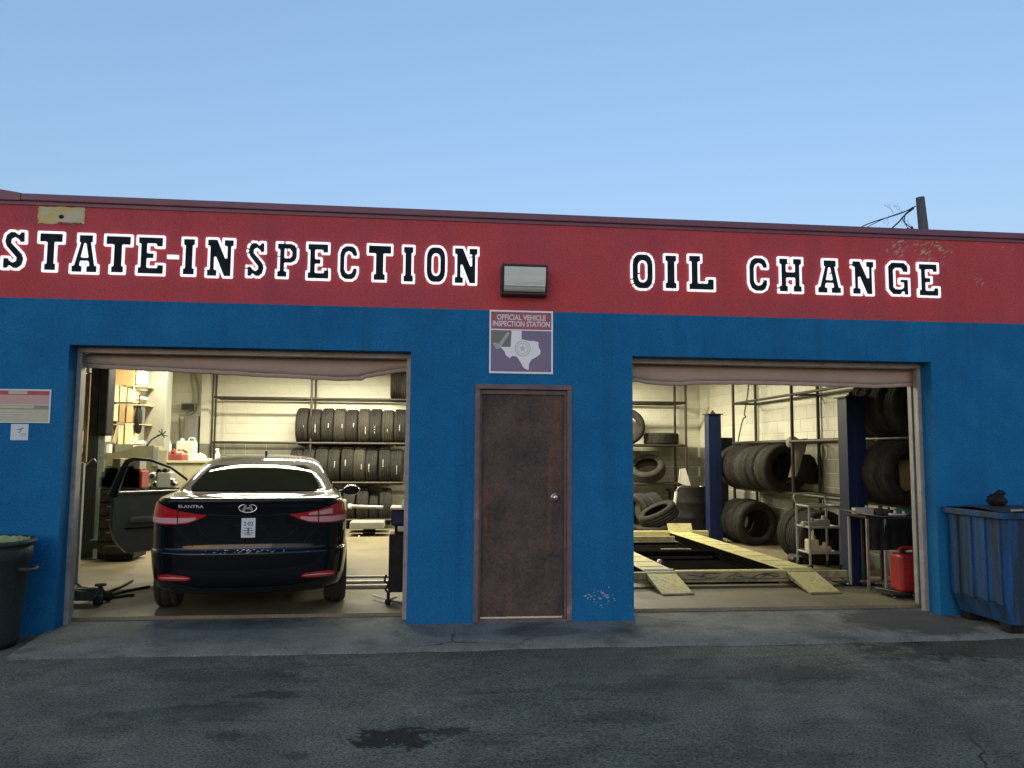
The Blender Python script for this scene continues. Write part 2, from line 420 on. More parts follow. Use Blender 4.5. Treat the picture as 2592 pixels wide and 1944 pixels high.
M['yellowpatch'] = mat('yellow_bare_patch', (.56, .48, .10), .8, c2=(.50, .48, .30), scale=5, contrast=(.4, .6), bump=.3, c3=(.58, .50, .40), s3=7, t3=(.5, .65))
M['lamphousing'] = mat('bronze_lamp_housing', (.018, .014, .012), .5, c2=(.028, .022, .018), scale=6)
M['lampglass'] = mat('prismatic_lamp_glass', (.60, .68, .60), .25, c2=(.70, .74, .68), scale=3, bump=.3, bscale=40, stretch=(1, 1, 6))
M['tube'] = mat('fluorescent_tube', (.9, .9, .85), .4, emit=(1.0, .93, .68), estr=2.2)
M['knob'] = mat('brass_knob', (.70, .66, .56), .22, .9)
M['plaster'] = mat('flaked_plaster', (.52, .36, .27), .9, c2=(.40, .16, .12), scale=9, contrast=(.42, .58))
M['chip'] = mat('paint_chip', (.24, .36, .46), .8)

# ================================================================== SETTING
XA, XC, XD, XE, XF, XG = -3.036, -.133, .459, 1.32, 1.899, 4.847      # opening edges along the facade
ZT, ZP, ZQ, ZR = 2.358, 2.031, 2.753, 3.66                            # opening top, door top, paint line, roof
XL, XR, YB, ZD, ZC = -5.3, 5.75, 9.0, 1.6, 3.3                        # inside: walls, back wall, dado, ceiling
WT = .20

mb = MB(); n = 40
S = 400
gx = [-S, -60, -20] + [-8 + i for i in range(0, 17)] + [20, 60, S]
gy = [-S, -60, -20, -12] + [-8 + i * .8 for i in range(0, 13)] + [20, 60, S]
mb.grid([[Vector((x, y, -.065 + (.006 * math.sin(x * 1.7 + y) if abs(x) < 9 and -9 < y < 0 else 0))) for x in gx] for y in gy])
structure(obj('asphalt_lot', mb, M['asphalt']))
a0 = at_z(40, 1652, -.05); a1 = at_z(130, 1592, -.03)
rows = []
for i in range(60):
    t = i / 59
    xe = a0.x + (5.6 - a0.x) * t; xb = a1.x - .02 + (5.6 - a1.x) * t
    ye = -.85 + .025 * math.sin(i * 1.3) * rnd.random() + .012 * rnd.uniform(-1, 1)
    rows.append([Vector((xe, ye, -.068)), Vector((xe, ye + .012, -.050)), Vector((xe * .5 + xb * .5, -.40, -.042)), Vector((xb, .02, -.034)), Vector((xb, .345, -.030))])
structure(obj('concrete_apron', MB().grid(rows), M['concrete'], fix=False))
mb = MB(); mb.box(XL - .1, XR + .1, .345, YB + .1, -.25, 0)
structure(obj('shop_floor', mb, M['floor']))

# ------------------------------------------------------------------ the building
shop = thing('repair_shop', 'single-storey repair shop with blue wall, red band above and two open bays', 'building')
fw = lambda u, v, d: Vector((u, d, v))
out = [(-9, -.12), (XA, -.12), (XA, ZT), (XC, ZT), (XC, -.12), (XD, -.12), (XD, ZP), (XE, ZP), (XE, -.12), (XF, -.12), (XF, ZT), (XG, ZT), (XG, -.12), (12, -.12), (12, ZQ), (-9, ZQ)]
front = obj('front_wall', MB().prism(out, fw, 0, WT), M['blue'], shop); front['label'] = 'bright blue painted lower wall'
band = obj('upper_wall_band', MB().box(-9, 12, 0, WT, ZQ, ZR - .062), M['red'], shop); band['label'] = 'red painted upper band'
xk = at(58, 488, 0).x
cop = MB().box(xk, 12, -.035, WT + .04, ZR - .062, ZR, b=.008)
obj('coping', cop, M['coping'], shop)
mb = MB()
mb.prism([(xk - .002, ZR - .062), (xk - .002, ZR + .002), (-3.9, ZR + .06), (-9, ZR + .06), (-9, ZR - .062)], fw, -.035, WT + .04)
obj('coping', mb, M['coping'], shop)
mb = MB()                      # the drip line under the coping
mb.box(xk - .5, 12, -.012, 0.0, ZR - .094, ZR - .0622)
obj('drip_edge', mb, M['coping'], shop)
obj('roof_slab', MB().box(XL - .3, XR + .3, WT + .002, YB + .3, ZC + .02, ZC + .18), M['ceiling'], shop)
# inside walls with their blocks
def wall_blocks(name, L0, L1, fn, visible, backing, zlim=(ZD, 3.2)):
    w = obj(name, backing, M['mortar'], shop)
    bw, bh, d = .395, .195, .007
    def block_mesh(m, ww):
        mb = MB()
        e = .006
        o = [(-ww / 2, -bh / 2), (ww / 2, -bh / 2), (ww / 2, bh / 2), (-ww / 2, bh / 2)]
        i = [(-ww / 2 + e, -bh / 2 + e), (ww / 2 - e, -bh / 2 + e), (ww / 2 - e, bh / 2 - e), (-ww / 2 + e, bh / 2 - e)]
        vs = [Vector((u, .004, v)) for u, v in o] + [Vector((u, -d, v)) for u, v in i] + [Vector((u, -d + .004, v)) for u, v in o]
        fs = [(4, 5, 6, 7)] + [(8 + k, 8 + (k + 1) % 4, 4 + (k + 1) % 4, 4 + k) for k in range(4)] + [(k, (k + 1) % 4, 8 + (k + 1) % 4, 8 + k) for k in range(4)]
        mb.add(vs, fs)
        me = mb.mesh('block'); me.materials.append(m); return me
    meshes = {}
    rest = {'cream': MB(), 'dado': MB()}
    c = 0; z = 0.0
    while z < ZC - .05:
        off = .2 if c % 2 else 0
        x = L0 - off
        while x < L1:
            u0, u1 = max(x, L0) + .0025, min(x + .4, L1) - .0025
            if u1 - u0 > .05:
                key = 'cream' if z >= ZD - .01 else 'dado'
                uc, zc = (u0 + u1) / 2, z + .1
                if key == 'cream' and z < zlim[1] - .01 and visible(uc, zc):
                    k = round(u1 - u0, 2)
                    if k not in meshes: meshes[k] = block_mesh(M['cream'], u1 - u0)
                    b = link('block', meshes[k], None, w)
                    b.matrix_local = fn(uc, zc, rnd.uniform(-.001, .001))
                else:
                    T = fn(uc, zc, rnd.uniform(-.001, .001)); hw = (u1 - u0) / 2
                    vs = [T @ Vector((sx * hw, 0, sz * bh / 2)) for sz in (-1, 1) for sx in (-1, 1)] + [T @ Vector((sx * (hw - .005), -d, sz * (bh / 2 - .005))) for sz in (-1, 1) for sx in (-1, 1)]
                    rest[key].add(vs, [(4, 5, 7, 6), (0, 1, 5, 4), (1, 3, 7, 5), (3, 2, 6, 7), (2, 0, 4, 6)])
            x += .4
        z += .2; c += 1
    for key, mm in (('cream', 'cream'), ('dado', 'dado')):
        if rest[key].v:
            o = obj('block_courses', rest[key], M[mm], w); o['kind'] = 'stuff'
    return w
wall_blocks('back_wall', XL, XR, lambda u, z, d: Matrix.Translation((u, YB - d, z)), lambda u, z: u < -.2 or u > 3.6,
            MB().box(XL - .2, XR + .2, YB, YB + .2, -.1, ZC))
wall_blocks('right_wall', .3, YB - .012, lambda u, z, d: Matrix.Translation((XR - d, u, z)) @ Matrix.Rotation(R(-90), 4, 'Z'), lambda u, z: u > 1.2,
            MB().box(XR, XR + .2, WT + .002, YB - .001, -.1, ZC), (ZD, 3.0))
wall_blocks('left_wall', .3, YB - .012, lambda u, z, d: Matrix.Translation((XL + d, u, z)) @ Matrix.Rotation(R(90), 4, 'Z'), lambda u, z: False,
            MB().box(XL - .2, XL, WT + .002, YB - .001, -.1, ZC))
# steel jambs lining the bays
for x0, x1 in ((XA, XC), (XF, XG)):
    obj('door_jamb', MB().box(x0 + .001, x0 + .040, .165, WT + .03, -.03, ZT - .046), M['jamb'], shop)
    obj('door_jamb', MB().box(x1 - .040, x1 - .001, .165, WT + .03, -.03, ZT - .046), M['jamb'], shop)
    obj('door_header', MB().box(x0 + .001, x1 - .001, .16, WT + .03, ZT - .045, ZT - .001), M['jamb'], shop)
# paint chips low on the pier, flaked patch under the coping
mb = MB()
cc = at(1515, 1508, 0)
for i in range(44):
    x = cc.x + rnd.gauss(0, .10); z = cc.z + rnd.gauss(0, .045); s = rnd.uniform(.002, .010) * (1.4 if abs(z - cc.z) < .03 else .8)
    k = rnd.randint(4, 6); a0_ = rnd.random() * 6
    vs = [Vector((x + s * rnd.uniform(.5, 1.6) * math.cos(a0_ + 2 * PI * j / k), -.0015, z + s * rnd.uniform(.4, 1.2) * math.sin(a0_ + 2 * PI * j / k))) for j in range(k)]
    mb.add(vs, [tuple(range(k))])
for i in range(26):
    p = at(rnd.uniform(1470, 1600), rnd.uniform(1350, 1550), 0); s = rnd.uniform(.002, .004)
    mb.add([Vector((p.x - s, -.0015, p.z)), Vector((p.x, -.0015, p.z - s)), Vector((p.x + s, -.0015, p.z)), Vector((p.x, -.0015, p.z + s))], [(0, 1, 2, 3)])
for i in range(10):
    p = at(rnd.uniform(60, 135), rnd.uniform(1380, 1450), 0); s = rnd.uniform(.002, .006)
    mb.add([Vector((p.x - s, -.0015, p.z)), Vector((p.x, -.0015, p.z - s)), Vector((p.x + s, -.0015, p.z)), Vector((p.x, -.0015, p.z + s))], [(0, 1, 2, 3)])
o = obj('paint_chips', mb, M['chip'], shop); o['kind'] = 'stuff'
mb = MB()
for cx, cy, sx, sy, nn in ((2330, 618, 40, 14, 46), (2272, 638, 14, 8, 20), (2356, 640, 30, 12, 30), (2478, 710, 4, 10, 8), (2550, 620, 14, 8, 8), (2440, 600, 8, 4, 5)):
    for i in range(nn):
        p = at(rnd.gauss(cx, sx), max(602, rnd.gauss(cy, sy)), 0); L_ = rnd.uniform(.006, .035); a = rnd.gauss(.55, .25); w_ = L_ * rnd.uniform(.15, .4)
        ux, uz = math.cos(a), math.sin(a)
        if p.z > ZR - .11: continue
        vs = []
        for j in range(6):
            th = 2 * PI * j / 6; rr = rnd.uniform(.7, 1.2)
            e, g = L_ * rr * math.cos(th), w_ * rr * math.sin(th)
            vs.append(Vector((p.x + ux * e - uz * g, -.0016 - .0002 * (i % 5), p.z + uz * e + ux * g)))
        mb.add(vs, [tuple(range(6))])
o = obj('flaked_paint', mb, M['plaster'], shop); o['kind'] = 'stuff'

# loose grit on the paving, thickest along the apron edge and wall foot
mb = MB(); rg2 = random.Random(17)
for i in range(900):
    u = rg2.random()
    if u < .45: x, y, z = rg2.uniform(-3, 5), -.87 + rg2.gauss(0, .05), -.06
    elif u < .65: x, y, z = rg2.choice([rg2.uniform(XC, XF), rg2.uniform(XG, 6)]), -abs(rg2.gauss(0, .05)) - .005, -.036
    else: x, y, z = rg2.uniform(-4.5, 6.5), rg2.uniform(-3.6, -.9), -.062
    if y > -.83: z = -.036 - .010 * min(1, -y)
    s = rg2.uniform(.002, .0075)
    a = rg2.uniform(0, 3)
    T_ = Matrix.Translation((x, y, z + s * .4)) @ Matrix.Rotation(a, 4, 'Z')
    vs = [T_ @ Vector(p) for p in ((s, 0, 0), (-s * .6, s * .8, 0), (-s * .7, -s * .7, 0), (s * .1, 0, s * .9), (-s * .5, s * .1, s * .6))]
    mb.add(vs, [(0, 1, 3), (1, 4, 3), (1, 2, 4), (2, 3, 4), (2, 0, 3), (0, 2, 1)])
gr = obj('grit', mb, M['concrete']); gr['kind'] = 'stuff'; gr['label'] = 'loose grit scattered over the asphalt and along the apron'; gr['category'] = 'grit'

# ------------------------------------------------------------------ overhead doors, nearly fully raised
def overhead_door(label, x0, x1, poly, group='raised overhead doors'):
    d = thing('overhead_door', label, 'overhead door', ((x0 + x1) / 2, .33, 0), 0, group)
    T = d.location
    pts = [at(px, py, .33) for px, py in poly]
    xs = [p.x - T.x for p in pts]; zs = [p.z for p in pts]
    top = ZT + .35
    hw = (x1 - x0) / 2 + .03
    # bottom section: slightly bowed face, uneven lower edge
    N_ = 40; prof = [(0.0, 1.0), (-.022, .80), (-.034, .5), (-.03, .2), (-.012, 0.0)]
    rows = []
    for i in range(N_ + 1):
        u = -hw + 2 * hw * i / N_
        z = float(np.interp(u, xs, zs)) + .035
        r = [Vector((u, yy, z + (ZT - .035 - z) * t)) for yy, t in prof]
        r.append(Vector((u, .03, z))); r.append(Vector((u, .03, ZT - .035)))
        rows.append(r)
    obj('bottom_section', MB().grid(rows), M['door_beige'], d)
    obj('upper_section', MB().box(-hw, hw, .0, .04, ZT - .03, top, b=.004), M['door_beige'], d)
    mbx = MB(); rows = []
    for i in range(N_ * 2 + 1):
        u = -hw + 2 * hw * i / (N_ * 2)
        z = float(np.interp(u, xs, zs)) + rnd.uniform(-.003, .003)
        rows.append([Vector((u, -.014, z + .036)), Vector((u, -.016, z + .01)), Vector((u, -.002, z)), Vector((u, .02, z + .008)), Vector((u, .028, z + .034))])
    mbx.grid(rows)
    obj('rubber_seal', mbx, M['door_beige'], d)
    for sx in (-1, 1):
        u = sx * (hw + .02)
        obj('track', MB().box(u - .02, u + .02, .045, .11, 0.0, ZT + .3, b=.004), M['jamb'], d)
    return d
overhead_door('raised beige overhead door at the top of the car bay, hem sagging to the right', XA, XC,
              [(150, 930), (205, 931), (350, 938), (520, 946), (640, 953), (786, 960), (850, 964), (918, 963), (926, 957), (1028, 941), (1060, 940)])
overhead_door('raised beige overhead door at the top of the lift bay, hem sagging to the left', XF, XG,
              [(1560, 967), (1625, 967), (1632, 973), (1721, 977), (1767, 973), (1913, 974), (2040, 977), (2218, 983), (2312, 979), (2380, 979)])

# ------------------------------------------------------------------ personnel door
pd = thing('steel_door', 'brown rusty steel door with round knob between the two bays', 'door', ((XD + XE) / 2, 0, 0))
X0 = pd.location.x
hwd = (XE - XD) / 2
mb = MB().box(-hwd + .055, hwd - .055, .055, .10, .005, ZP - .0425, b=.002)
leaf = obj('door_leaf', mb, M['rust'], pd)
for nm, a in (('frame_post', (-hwd - .012, -hwd + .035, -.012, .16, -.03, ZP - .0005)), ('frame_post', (hwd - .035, hwd + .012, -.012, .16, -.03, ZP - .0005)), ('frame_head', (-hwd - .012, hwd + .012, -.014, .16, ZP, ZP + .045))):
    obj(nm, MB().box(*a, b=.004), M['rustframe'], pd)
for a in ((-hwd + .0352, -hwd + .054, .03, .15, -.03, ZP - .042), (hwd - .054, hwd - .0352, .03, .15, -.03, ZP - .042), (-hwd + .036, hwd - .036, .03, .15, ZP - .041, ZP - .001)):
    obj('door_stop', MB().box(*a), M['rustframe'], pd)
kp = at(1405, 1259, .03)
kx, kz = kp.x - X0, kp.z
K = Matrix.Translation((kx, .055, kz)) @ Matrix.Rotation(R(90), 4, 'X')
kn = obj('door_knob', MB().lathe([(.0, .062), (.016, .060), (.026, .050), (.028, .040), (.022, .030), (.011, .024), (.011, .006), (.034, .005), (.036, 0)], 24, K), M['knob'], leaf)
obj('keyhole', MB().lathe([(0, .0635), (.006, .0632), (.006, .061)], 12, K), M['black'], kn)
obj('threshold', MB().box(-hwd, hwd, .01, .2, -.045, -.012, b=.004), M['rustframe'], pd)

# ================================================================== SIGNS ON THE FACADE
def octo(x0, x1, z0, z1, k, n=5):
    pts = []
    w, h = x1 - x0, z1 - z0
    for cx, cz, a0 in ((x1 - k, z0 + k * 1.25, -90), (x1 - k, z1 - k * 1.25, 0), (x0 + k, z1 - k * 1.25, 90), (x0 + k, z0 + k * 1.25, 180)):
        for j in range(n):
            a = R(a0 + 90 * j / (n - 1)); pts.append((cx + k * math.cos(a), cz + k * 1.25 * math.sin(a)))
    return pts
GL = {
 'T': ([(0,14),(10,14),(10,10.2),(6.9,10.2),(6.9,3),(7.6,3),(7.6,0),(2.2,0),(2.2,3),(3,3),(3,10.2),(0,10.2)], []),
 'I': ([(0,14),(10,14),(10,11),(8.6,11),(8.6,3),(10,3),(10,0),(0,0),(0,3),(1.4,3),(1.4,11),(0,11)], []),
 'A': ([(2.4,14),(8.2,14),(8.2,10.8),(7.6,10.8),(9.1,3),(10,3),(10,0),(5.35,0),(5.35,2.9),(6.3,2.9),(6.1,4),(3.9,4),(3.7,2.9),(4.6,2.9),(4.6,0),(0,0),(0,3),(.9,3),(2.9,10.8),(2.4,10.8)], [[(5,10.4),(4.1,5.9),(5.9,5.9)]]),
 'E': ([(0,14),(9.6,14),(9.6,10),(6.6,10),(6.6,11),(4,11),(4,8.2),(6.4,8.2),(6.4,5.6),(4,5.6),(4,2.9),(7,2.9),(7,4),(10,4),(10,0),(0,0),(0,3),(.9,3),(.9,11),(0,11)], []),
 'N': ([(0,14),(4,14),(7,7.2),(7,11),(5.9,11),(5.9,14),(10,14),(10,11),(9.2,11),(9.2,0),(6.2,0),(3.2,7),(3.2,3),(4.2,3),(4.2,0),(0,0),(0,3),(.9,3),(.9,11),(0,11)], []),
 'P': ([(0,14),(7,14),(9,13.2),(10,11.4),(10,8.2),(9,6.4),(7,5.6),(4.2,5.6),(4.2,3),(5.4,3),(5.4,0),(0,0),(0,3),(1.1,3),(1.1,11),(0,11)], [[(4.2,11.2),(6.0,11.2),(6.8,10.4),(6.8,9.0),(6.0,8.2),(4.2,8.2)]]),
 'O': (octo(0, 10, 0, 14, 3.6), [octo(3.3, 6.7, 3.1, 10.9, 1.5)]),
 'C': ([(10,9.3),(10,11),(9,13),(7,14),(3.4,14),(1.1,12.8),(0,10.5),(0,3.5),(1.1,1.2),(3.4,0),(7,0),(9,1),(10,3),(10,5.2),(7,5.2),(6.9,4.2),(6.2,3.2),(5,2.9),(3.9,3.4),(3.4,4.6),(3.4,9.4),(3.9,10.6),(5,11.1),(6.2,10.8),(6.9,9.9),(7,9.3)], []),
 'L': ([(0,14),(5,14),(5,11),(4,11),(4,3.2),(7,3.2),(7,4.9),(10,4.9),(10,0),(0,0),(0,3),(.9,3),(.9,11),(0,11)], []),
 'H': ([(0,14),(4.3,14),(4.3,11),(3.6,11),(3.6,8.6),(6.4,8.6),(6.4,11),(5.7,11),(5.7,14),(10,14),(10,11),(9.2,11),(9.2,3),(10,3),(10,0),(5.7,0),(5.7,3),(6.4,3),(6.4,5.6),(3.6,5.6),(3.6,3),(4.3,3),(4.3,0),(0,0),(0,3),(.8,3),(.8,11),(0,11)], []),
 'G': ([(10,9.4),(10,12.2),(8.2,14),(2,14),(0,12),(0,2.4),(2.2,0),(6,0),(7.2,1.3),(7.2,0),(10,0),(10,7),(5.5,7),(5.5,5),(7,5),(7,3.6),(6.3,3),(4,3),(3.3,3.6),(3.3,10.4),(4,11),(6,11),(6.6,10.4),(6.6,9.4)], []),
 'S': ([(9.6,14),(9.8,9.6),(6.8,9.6),(6.5,10.5),(5.3,11.2),(4.3,10.7),(4.2,9.7),(8.8,5.8),(9.7,3.8),(9,1.4),(7,0),(4.8,0),(3.4,.9),(2.9,0),(0,0),(0,4.4),(3,4.4),(3.4,3.5),(4.5,2.9),(5.4,3.3),(5.5,4.2),(1.1,8.2),(.3,10.2),(.9,12.6),(2.8,14),(5,14),(6.5,13.1),(7.1,14)], []),
 '-': ([(0,0),(10,0),(10,14),(0,14)], []),
}
def stroke_loop(mb, pts, w, y0, y1, gaps=0.0):
    n = len(pts)
    for i in range(n):
        a, b = Vector(pts[i]), Vector(pts[(i + 1) % n])
        L_ = (b - a).length
        if L_ < 1e-5: continue
        t = (b - a) / L_; q = Vector((-t.y, t.x)) * w / 2
        segs = [(0, L_)]
        if gaps and rnd.random() < gaps * 2.2:
            s = rnd.uniform(.1, .8) * L_; g = min(rnd.uniform(.006, .016), .3 * L_)
            segs = [(0, s), (min(s + g, L_), L_)]
        for s0, s1 in segs:
            c0, c1 = a + t * s0, a + t * s1
            e0 = w / 2 * .0
            vs = [(c0 - q), (c1 - q), (c1 + q), (c0 + q)]
            mb.add([Vector((p.x, y0, p.y)) for p in vs] + [Vector((p.x, y1, p.y)) for p in vs],
                   [(3, 2, 1, 0), (4, 5, 6, 7), (0, 1, 5, 4), (1, 2, 6, 5), (2, 3, 7, 6), (3, 0, 4, 7)])
        k = 8
        yo = y1 - .0006 - .0003 * (i % 2)       # round joins, a hair behind the strips
        ring = [Vector((a.x + w / 2 * math.cos(2 * PI * j / k), 0, a.y + w / 2 * math.sin(2 * PI * j / k))) for j in range(k)]
        mb.add([Vector((p.x, y0, p.z)) for p in ring] + [Vector((p.x, yo, p.z)) for p in ring],
               [tuple(range(k, 2 * k))] + [(j, (j + 1) % k, k + (j + 1) % k, k + j) for j in range(k)])
def lettering(name, label, rows):
    x_mid = sum(at((r[1] + r[2]) / 2, r[3], 0).x for r in rows) / len(rows)
    s = thing(name, label, 'sign', (x_mid, 0, 2.9))
    for ch, px0, px1, py0, py1, gap in rows:
        pc = (px0 + px1) / 2
        p0 = at(px0 + 3.5, (py0 + py1) / 2, 0).x - x_mid; p1 = at(px1 - 3.5, (py0 + py1) / 2, 0).x - x_mid
        zt = at(pc, py0 + 3.5, 0).z - 2.9; zb = at(pc, py1 - 3.5, 0).z - 2.9
        f = lambda P: [(p0 + (p1 - p0) * u / 10, zb + (zt - zb) * v / 14) for u, v in P]
        outer, holes = GL[ch]
        O = f(outer); H_ = [f(h) for h in holes]
        w = .0195
        if ch == '-':
            obj('hyphen', MB().prism([(p0 - .01, zb), (p1 + .01, zb), (p1 + .01, zt), (p0 - .01, zt)], fw, -.001, -.022), M['led'], s)
            continue
        face = obj('letter', MB().prism(O, fw, -.001, -.010, H_), M['letter'], s)
        mb = MB()
        stroke_loop(mb, O, w, -.0005, -.020, gap)
        for h in H_: stroke_loop(mb, h, w * .9, -.0005, -.020, gap)
        obj('lit_border', mb, M['led'], face, fix=True)
    return s
lettering('lettering_sign', 'white-edged letters reading STATE-INSPECTION on the red band', [
    ('S', 5, 72, 582, 686, .02), ('T', 95, 166, 586, 691, 0), ('A', 178, 255, 590, 696, .03), ('T', 263, 338, 593, 697, 0), ('E', 345, 422, 596, 700, 0), ('-', 424, 454, 643, 660, 0),
    ('I', 459, 500, 600, 702, 0), ('N', 520, 598, 602, 706, .06), ('S', 622, 677, 610, 706, .3), ('P', 697, 758, 612, 708, .2), ('E', 774, 839, 613, 712, .12), ('C', 855, 910, 618, 714, .04),
    ('T', 927, 996, 617, 716, 0), ('I', 1016, 1052, 620, 720, 0), ('O', 1074, 1133, 621, 721, 0), ('N', 1145, 1214, 624, 724, .03)])
lettering('lettering_sign', 'white-edged letters reading OIL CHANGE on the red band', [
    ('O', 1594, 1657, 639, 737, .18), ('I', 1677, 1717, 642, 737, .15), ('L', 1737, 1811, 643, 740, .04), ('C', 1889, 1946, 648, 743, .02), ('H', 1965, 2033, 650, 745, .06),
    ('A', 2062, 2132, 654, 748, .04), ('N', 2150, 2216, 657, 751, .04), ('G', 2240, 2302, 660, 752, .06), ('E', 2318, 2378, 664, 755, .04)])

# wall-pack flood lamp, unlit
c = at(1326, 712, -.05)
wl = thing('wall_lamp', 'unlit bronze wall-pack floodlight with pale prismatic glass above the inspection sign', 'wall lamp', (c.x, 0, c.z))
hw_, hh = .19, .105
obj('back_box', MB().box(-hw_ - .022, hw_ + .022, -.07, -.001, -hh - .035, hh + .030, b=.012), M['lamphousing'], wl)
obj('hood', MB().prism([(-.06, hh + .022), (-.16, hh + .028), (-.165, hh + .010), (-.06, hh + .002)], lambda u, v, d: Vector((d, u, v)), -hw_ - .016, hw_ + .016), M['lamphousing'], wl)
for sx in (-1, 1):
    obj('side_cheek', MB().prism([(-.06, -hh - .015), (-.06, hh + .002), (-.16, hh + .009), (-.13, -.04), (-.10, -hh - .005)], lambda u, v, d: Vector((d, u, v)), sx * (hw_ + .002), sx * (hw_ + .014)), M['lamphousing'], wl)
obj('base_lip', MB().box(-hw_ - .014, hw_ + .014, -.11, -.06, -hh - .03, -hh - .008, b=.006), M['lamphousing'], wl)
obj('glass_lens', MB().grid([[Vector((x, y, z)) for y, z in ((-.155, hh + .006), (-.15, hh * .5), (-.138, -.01), (-.128, -hh * .52), (-.122, -hh * .60), (-.104, -hh * .98), (-.07, -hh))] for x in (-hw_ + .002, 0, hw_ - .002)]), M['lampglass'], wl)
obj('lens_rib', MB().box(-hw_ + .003, hw_ - .003, -.136, -.122, -hh * .60, -hh * .50, b=.004), M['lampglass'], wl)

# inspection-station sign
s0 = at(1239.5, 784, -.01); s1 = at(1399.5, 947, -.01)
tr = at(1400, 788, -.01)
sw, shh = s1.x - s0.x, (s0.z + tr.z) / 2 - s1.z
sg = thing('inspection_sign', 'square sign with a white state outline and the words OFFICIAL VEHICLE INSPECTION STATION', 'sign', (s0.x, 0, s1.z))
def sp(px, py):                         # enlarged-view pixel of the sign to sign coordinates
    return ((px - 310) / 828 * sw, (1590 - py - (px - 310) * .0 ) / 830 * shh)
def flat(name, pts, m, y, holes=(), th=.002):
    return obj(name, MB().prism(pts, fw, y, y - th, holes), m, sg)
board = obj('board', MB().box(0, sw, -.008, -.0015, 0, shh), M['signwhite'], sg)
u0, u1, v0, v1, vm = .014, sw - .016, .018, shh - .016, shh * .69
flat('header_panel', [(u0, vm + .006), (u1, vm + .006), (u1, v1), (u0, v1)], M['signred'], -.0085)
flat('map_panel', [(u0, v0), (u1, v0), (u1, vm - .006), (u0, vm - .006)], M['signgrey'], -.0085)
flat('corner_panel', [(u0 + .001, shh * .43), (sw * .335, shh * .43), (sw * .335, vm - .0065), (u0 + .001, vm - .0065)], M['signgreen'], -.0108, th=.0015)
tex = [(595,1030),(725,1030),(727,1140),(770,1150),(830,1160),(880,1158),(945,1175),(950,1240),(975,1290),(970,1330),(930,1365),(860,1405),(825,1460),(820,1545),(760,1520),(735,1480),(700,1420),(665,1370),(605,1360),(575,1395),(520,1350),(510,1310),(450,1245),(585,1245),(590,1140)]
flat('state_outline', [sp(*p) for p in tex], M['signwhite'], -.0135, th=.002)
ck = [(350, 1200), (395, 1190), (425, 1215), (540, 1045), (575, 1060), (445, 1270), (400, 1275)]
flat('check_mark', [sp(*p) for p in ck], M['checkgrey'], -.0126, th=.0008)
scx, scy = sp(742, 1262); rr = sw * .125
circ = lambda r, n=28: [(scx + r * math.cos(2 * PI * k / n), scy + r * math.sin(2 * PI * k / n)) for k in range(n)]
flat('seal_ring', circ(rr), M['sealgrey'], -.0157, [circ(rr * .9)], th=.0008)
flat('seal_ring', circ(rr * .66), M['sealgrey'], -.0157, [circ(rr * .58)], th=.0008)
star = [(scx + rr * (.48 if k % 2 == 0 else .2) * math.sin(PI * k / 5), scy + rr * (.48 if k % 2 == 0 else .2) * math.cos(PI * k / 5)) for k in range(10)]
flat('seal_star', star, M['sealgrey'], -.0157, th=.0008)
mbs = MB()
for k in range(22):
    a = 2 * PI * k / 22
    x, z = scx + rr * .78 * math.cos(a), scy + rr * .78 * math.sin(a)
    mbs.box(x - .0035, x + .0035, -.0163, -.0157, z - .004, z + .004)
obj('seal_lettering', mbs, M['sealgrey'], sg)
for t, py, wid in (('OFFICIAL VEHICLE', 853, 640), ('INSPECTION STATION', 938, 745)):
    me = text_mesh(t, .05, 'sign_text', .0006, .0016, 'CENTER')
    xs = [v.co.x for v in me.vertices]; zs = [v.co.z for v in me.vertices]
    tw = wid / 828 * sw; th = 74 / 830 * shh
    x_, z_ = sp(724, py)
    me.transform(Matrix.Diagonal((tw / (max(xs) - min(xs)), 1, th / (max(zs) - min(zs)), 1)))
    zs = [v.co.z for v in me.vertices]; xs = [v.co.x for v in me.vertices]
    me.transform(Matrix.Translation((x_ - (max(xs) + min(xs)) / 2, -.0118, z_ - (max(zs) + min(zs)) / 2)))
    link('sign_text', me, M['signpink'], sg)
for cx, cz in ((.03, .03), (sw - .03, .03), (.03, shh - .03), (sw - .03, shh - .03)):
    obj('bolt', MB().lathe([(0, .005), (.004, .004), (.006, 0)], 10, Matrix.Translation((cx, -.0107, cz)) @ Matrix.Rotation(R(90), 4, 'X')), M['black'], sg)

# printed notice left of the car bay, and the card below it
p0 = at(130, 986, -.01); p1 = at(124, 1071, -.01)
wn_ = .62
ns = thing('notice_board', 'framed notice with red heading left of the car bay', 'sign', (p0.x - wn_, 0, p1.z))
hn = p0.z - p1.z
obj('panel', MB().box(0, wn_, -.008, -.0015, 0, hn), M['postframe'], ns)
def strip(nm, z0, z1, m, x0=.012, x1=wn_ - .014, y=-.0085): return obj(nm, MB().box(x0, x1, y - .002, y, z0, z1), m, ns)
strip('heading_band', hn * .83, hn * .955, M['postred'])
strip('text_panel', hn * .55, hn * .828, M['postpink'])
strip('middle_band', hn * .405, hn * .525, M['postgrey'])
strip('lower_panel', hn * .04, hn * .40, M['postcream'])
strip('heading_lettering', hn * .85, hn * .94, M['postcream'], wn_ - .34, wn_ - .19, -.0107)
strip('band_lettering', hn * .425, hn * .51, M['postcream'], wn_ - .40, wn_ - .13, -.0107)
for i, zz in enumerate((.77, .70, .63, .58)): strip('text_line', hn * zz, hn * (zz + .018), M['checkgrey'], .03, wn_ - .03 - .05 * (i % 2), -.0107)
for i, zz in enumerate((.33, .26, .19, .12)): strip('text_line', hn * zz, hn * (zz + .018), M['sealgrey'], .03, wn_ - .03 - .04 * (i % 3), -.0107)
p0 = at(72, 1072, -.01); p1 = at(25, 1114, -.01)
cdn = thing('paper_card', 'small white card stuck below the framed notice', 'card', (p1.x, 0, p1.z))
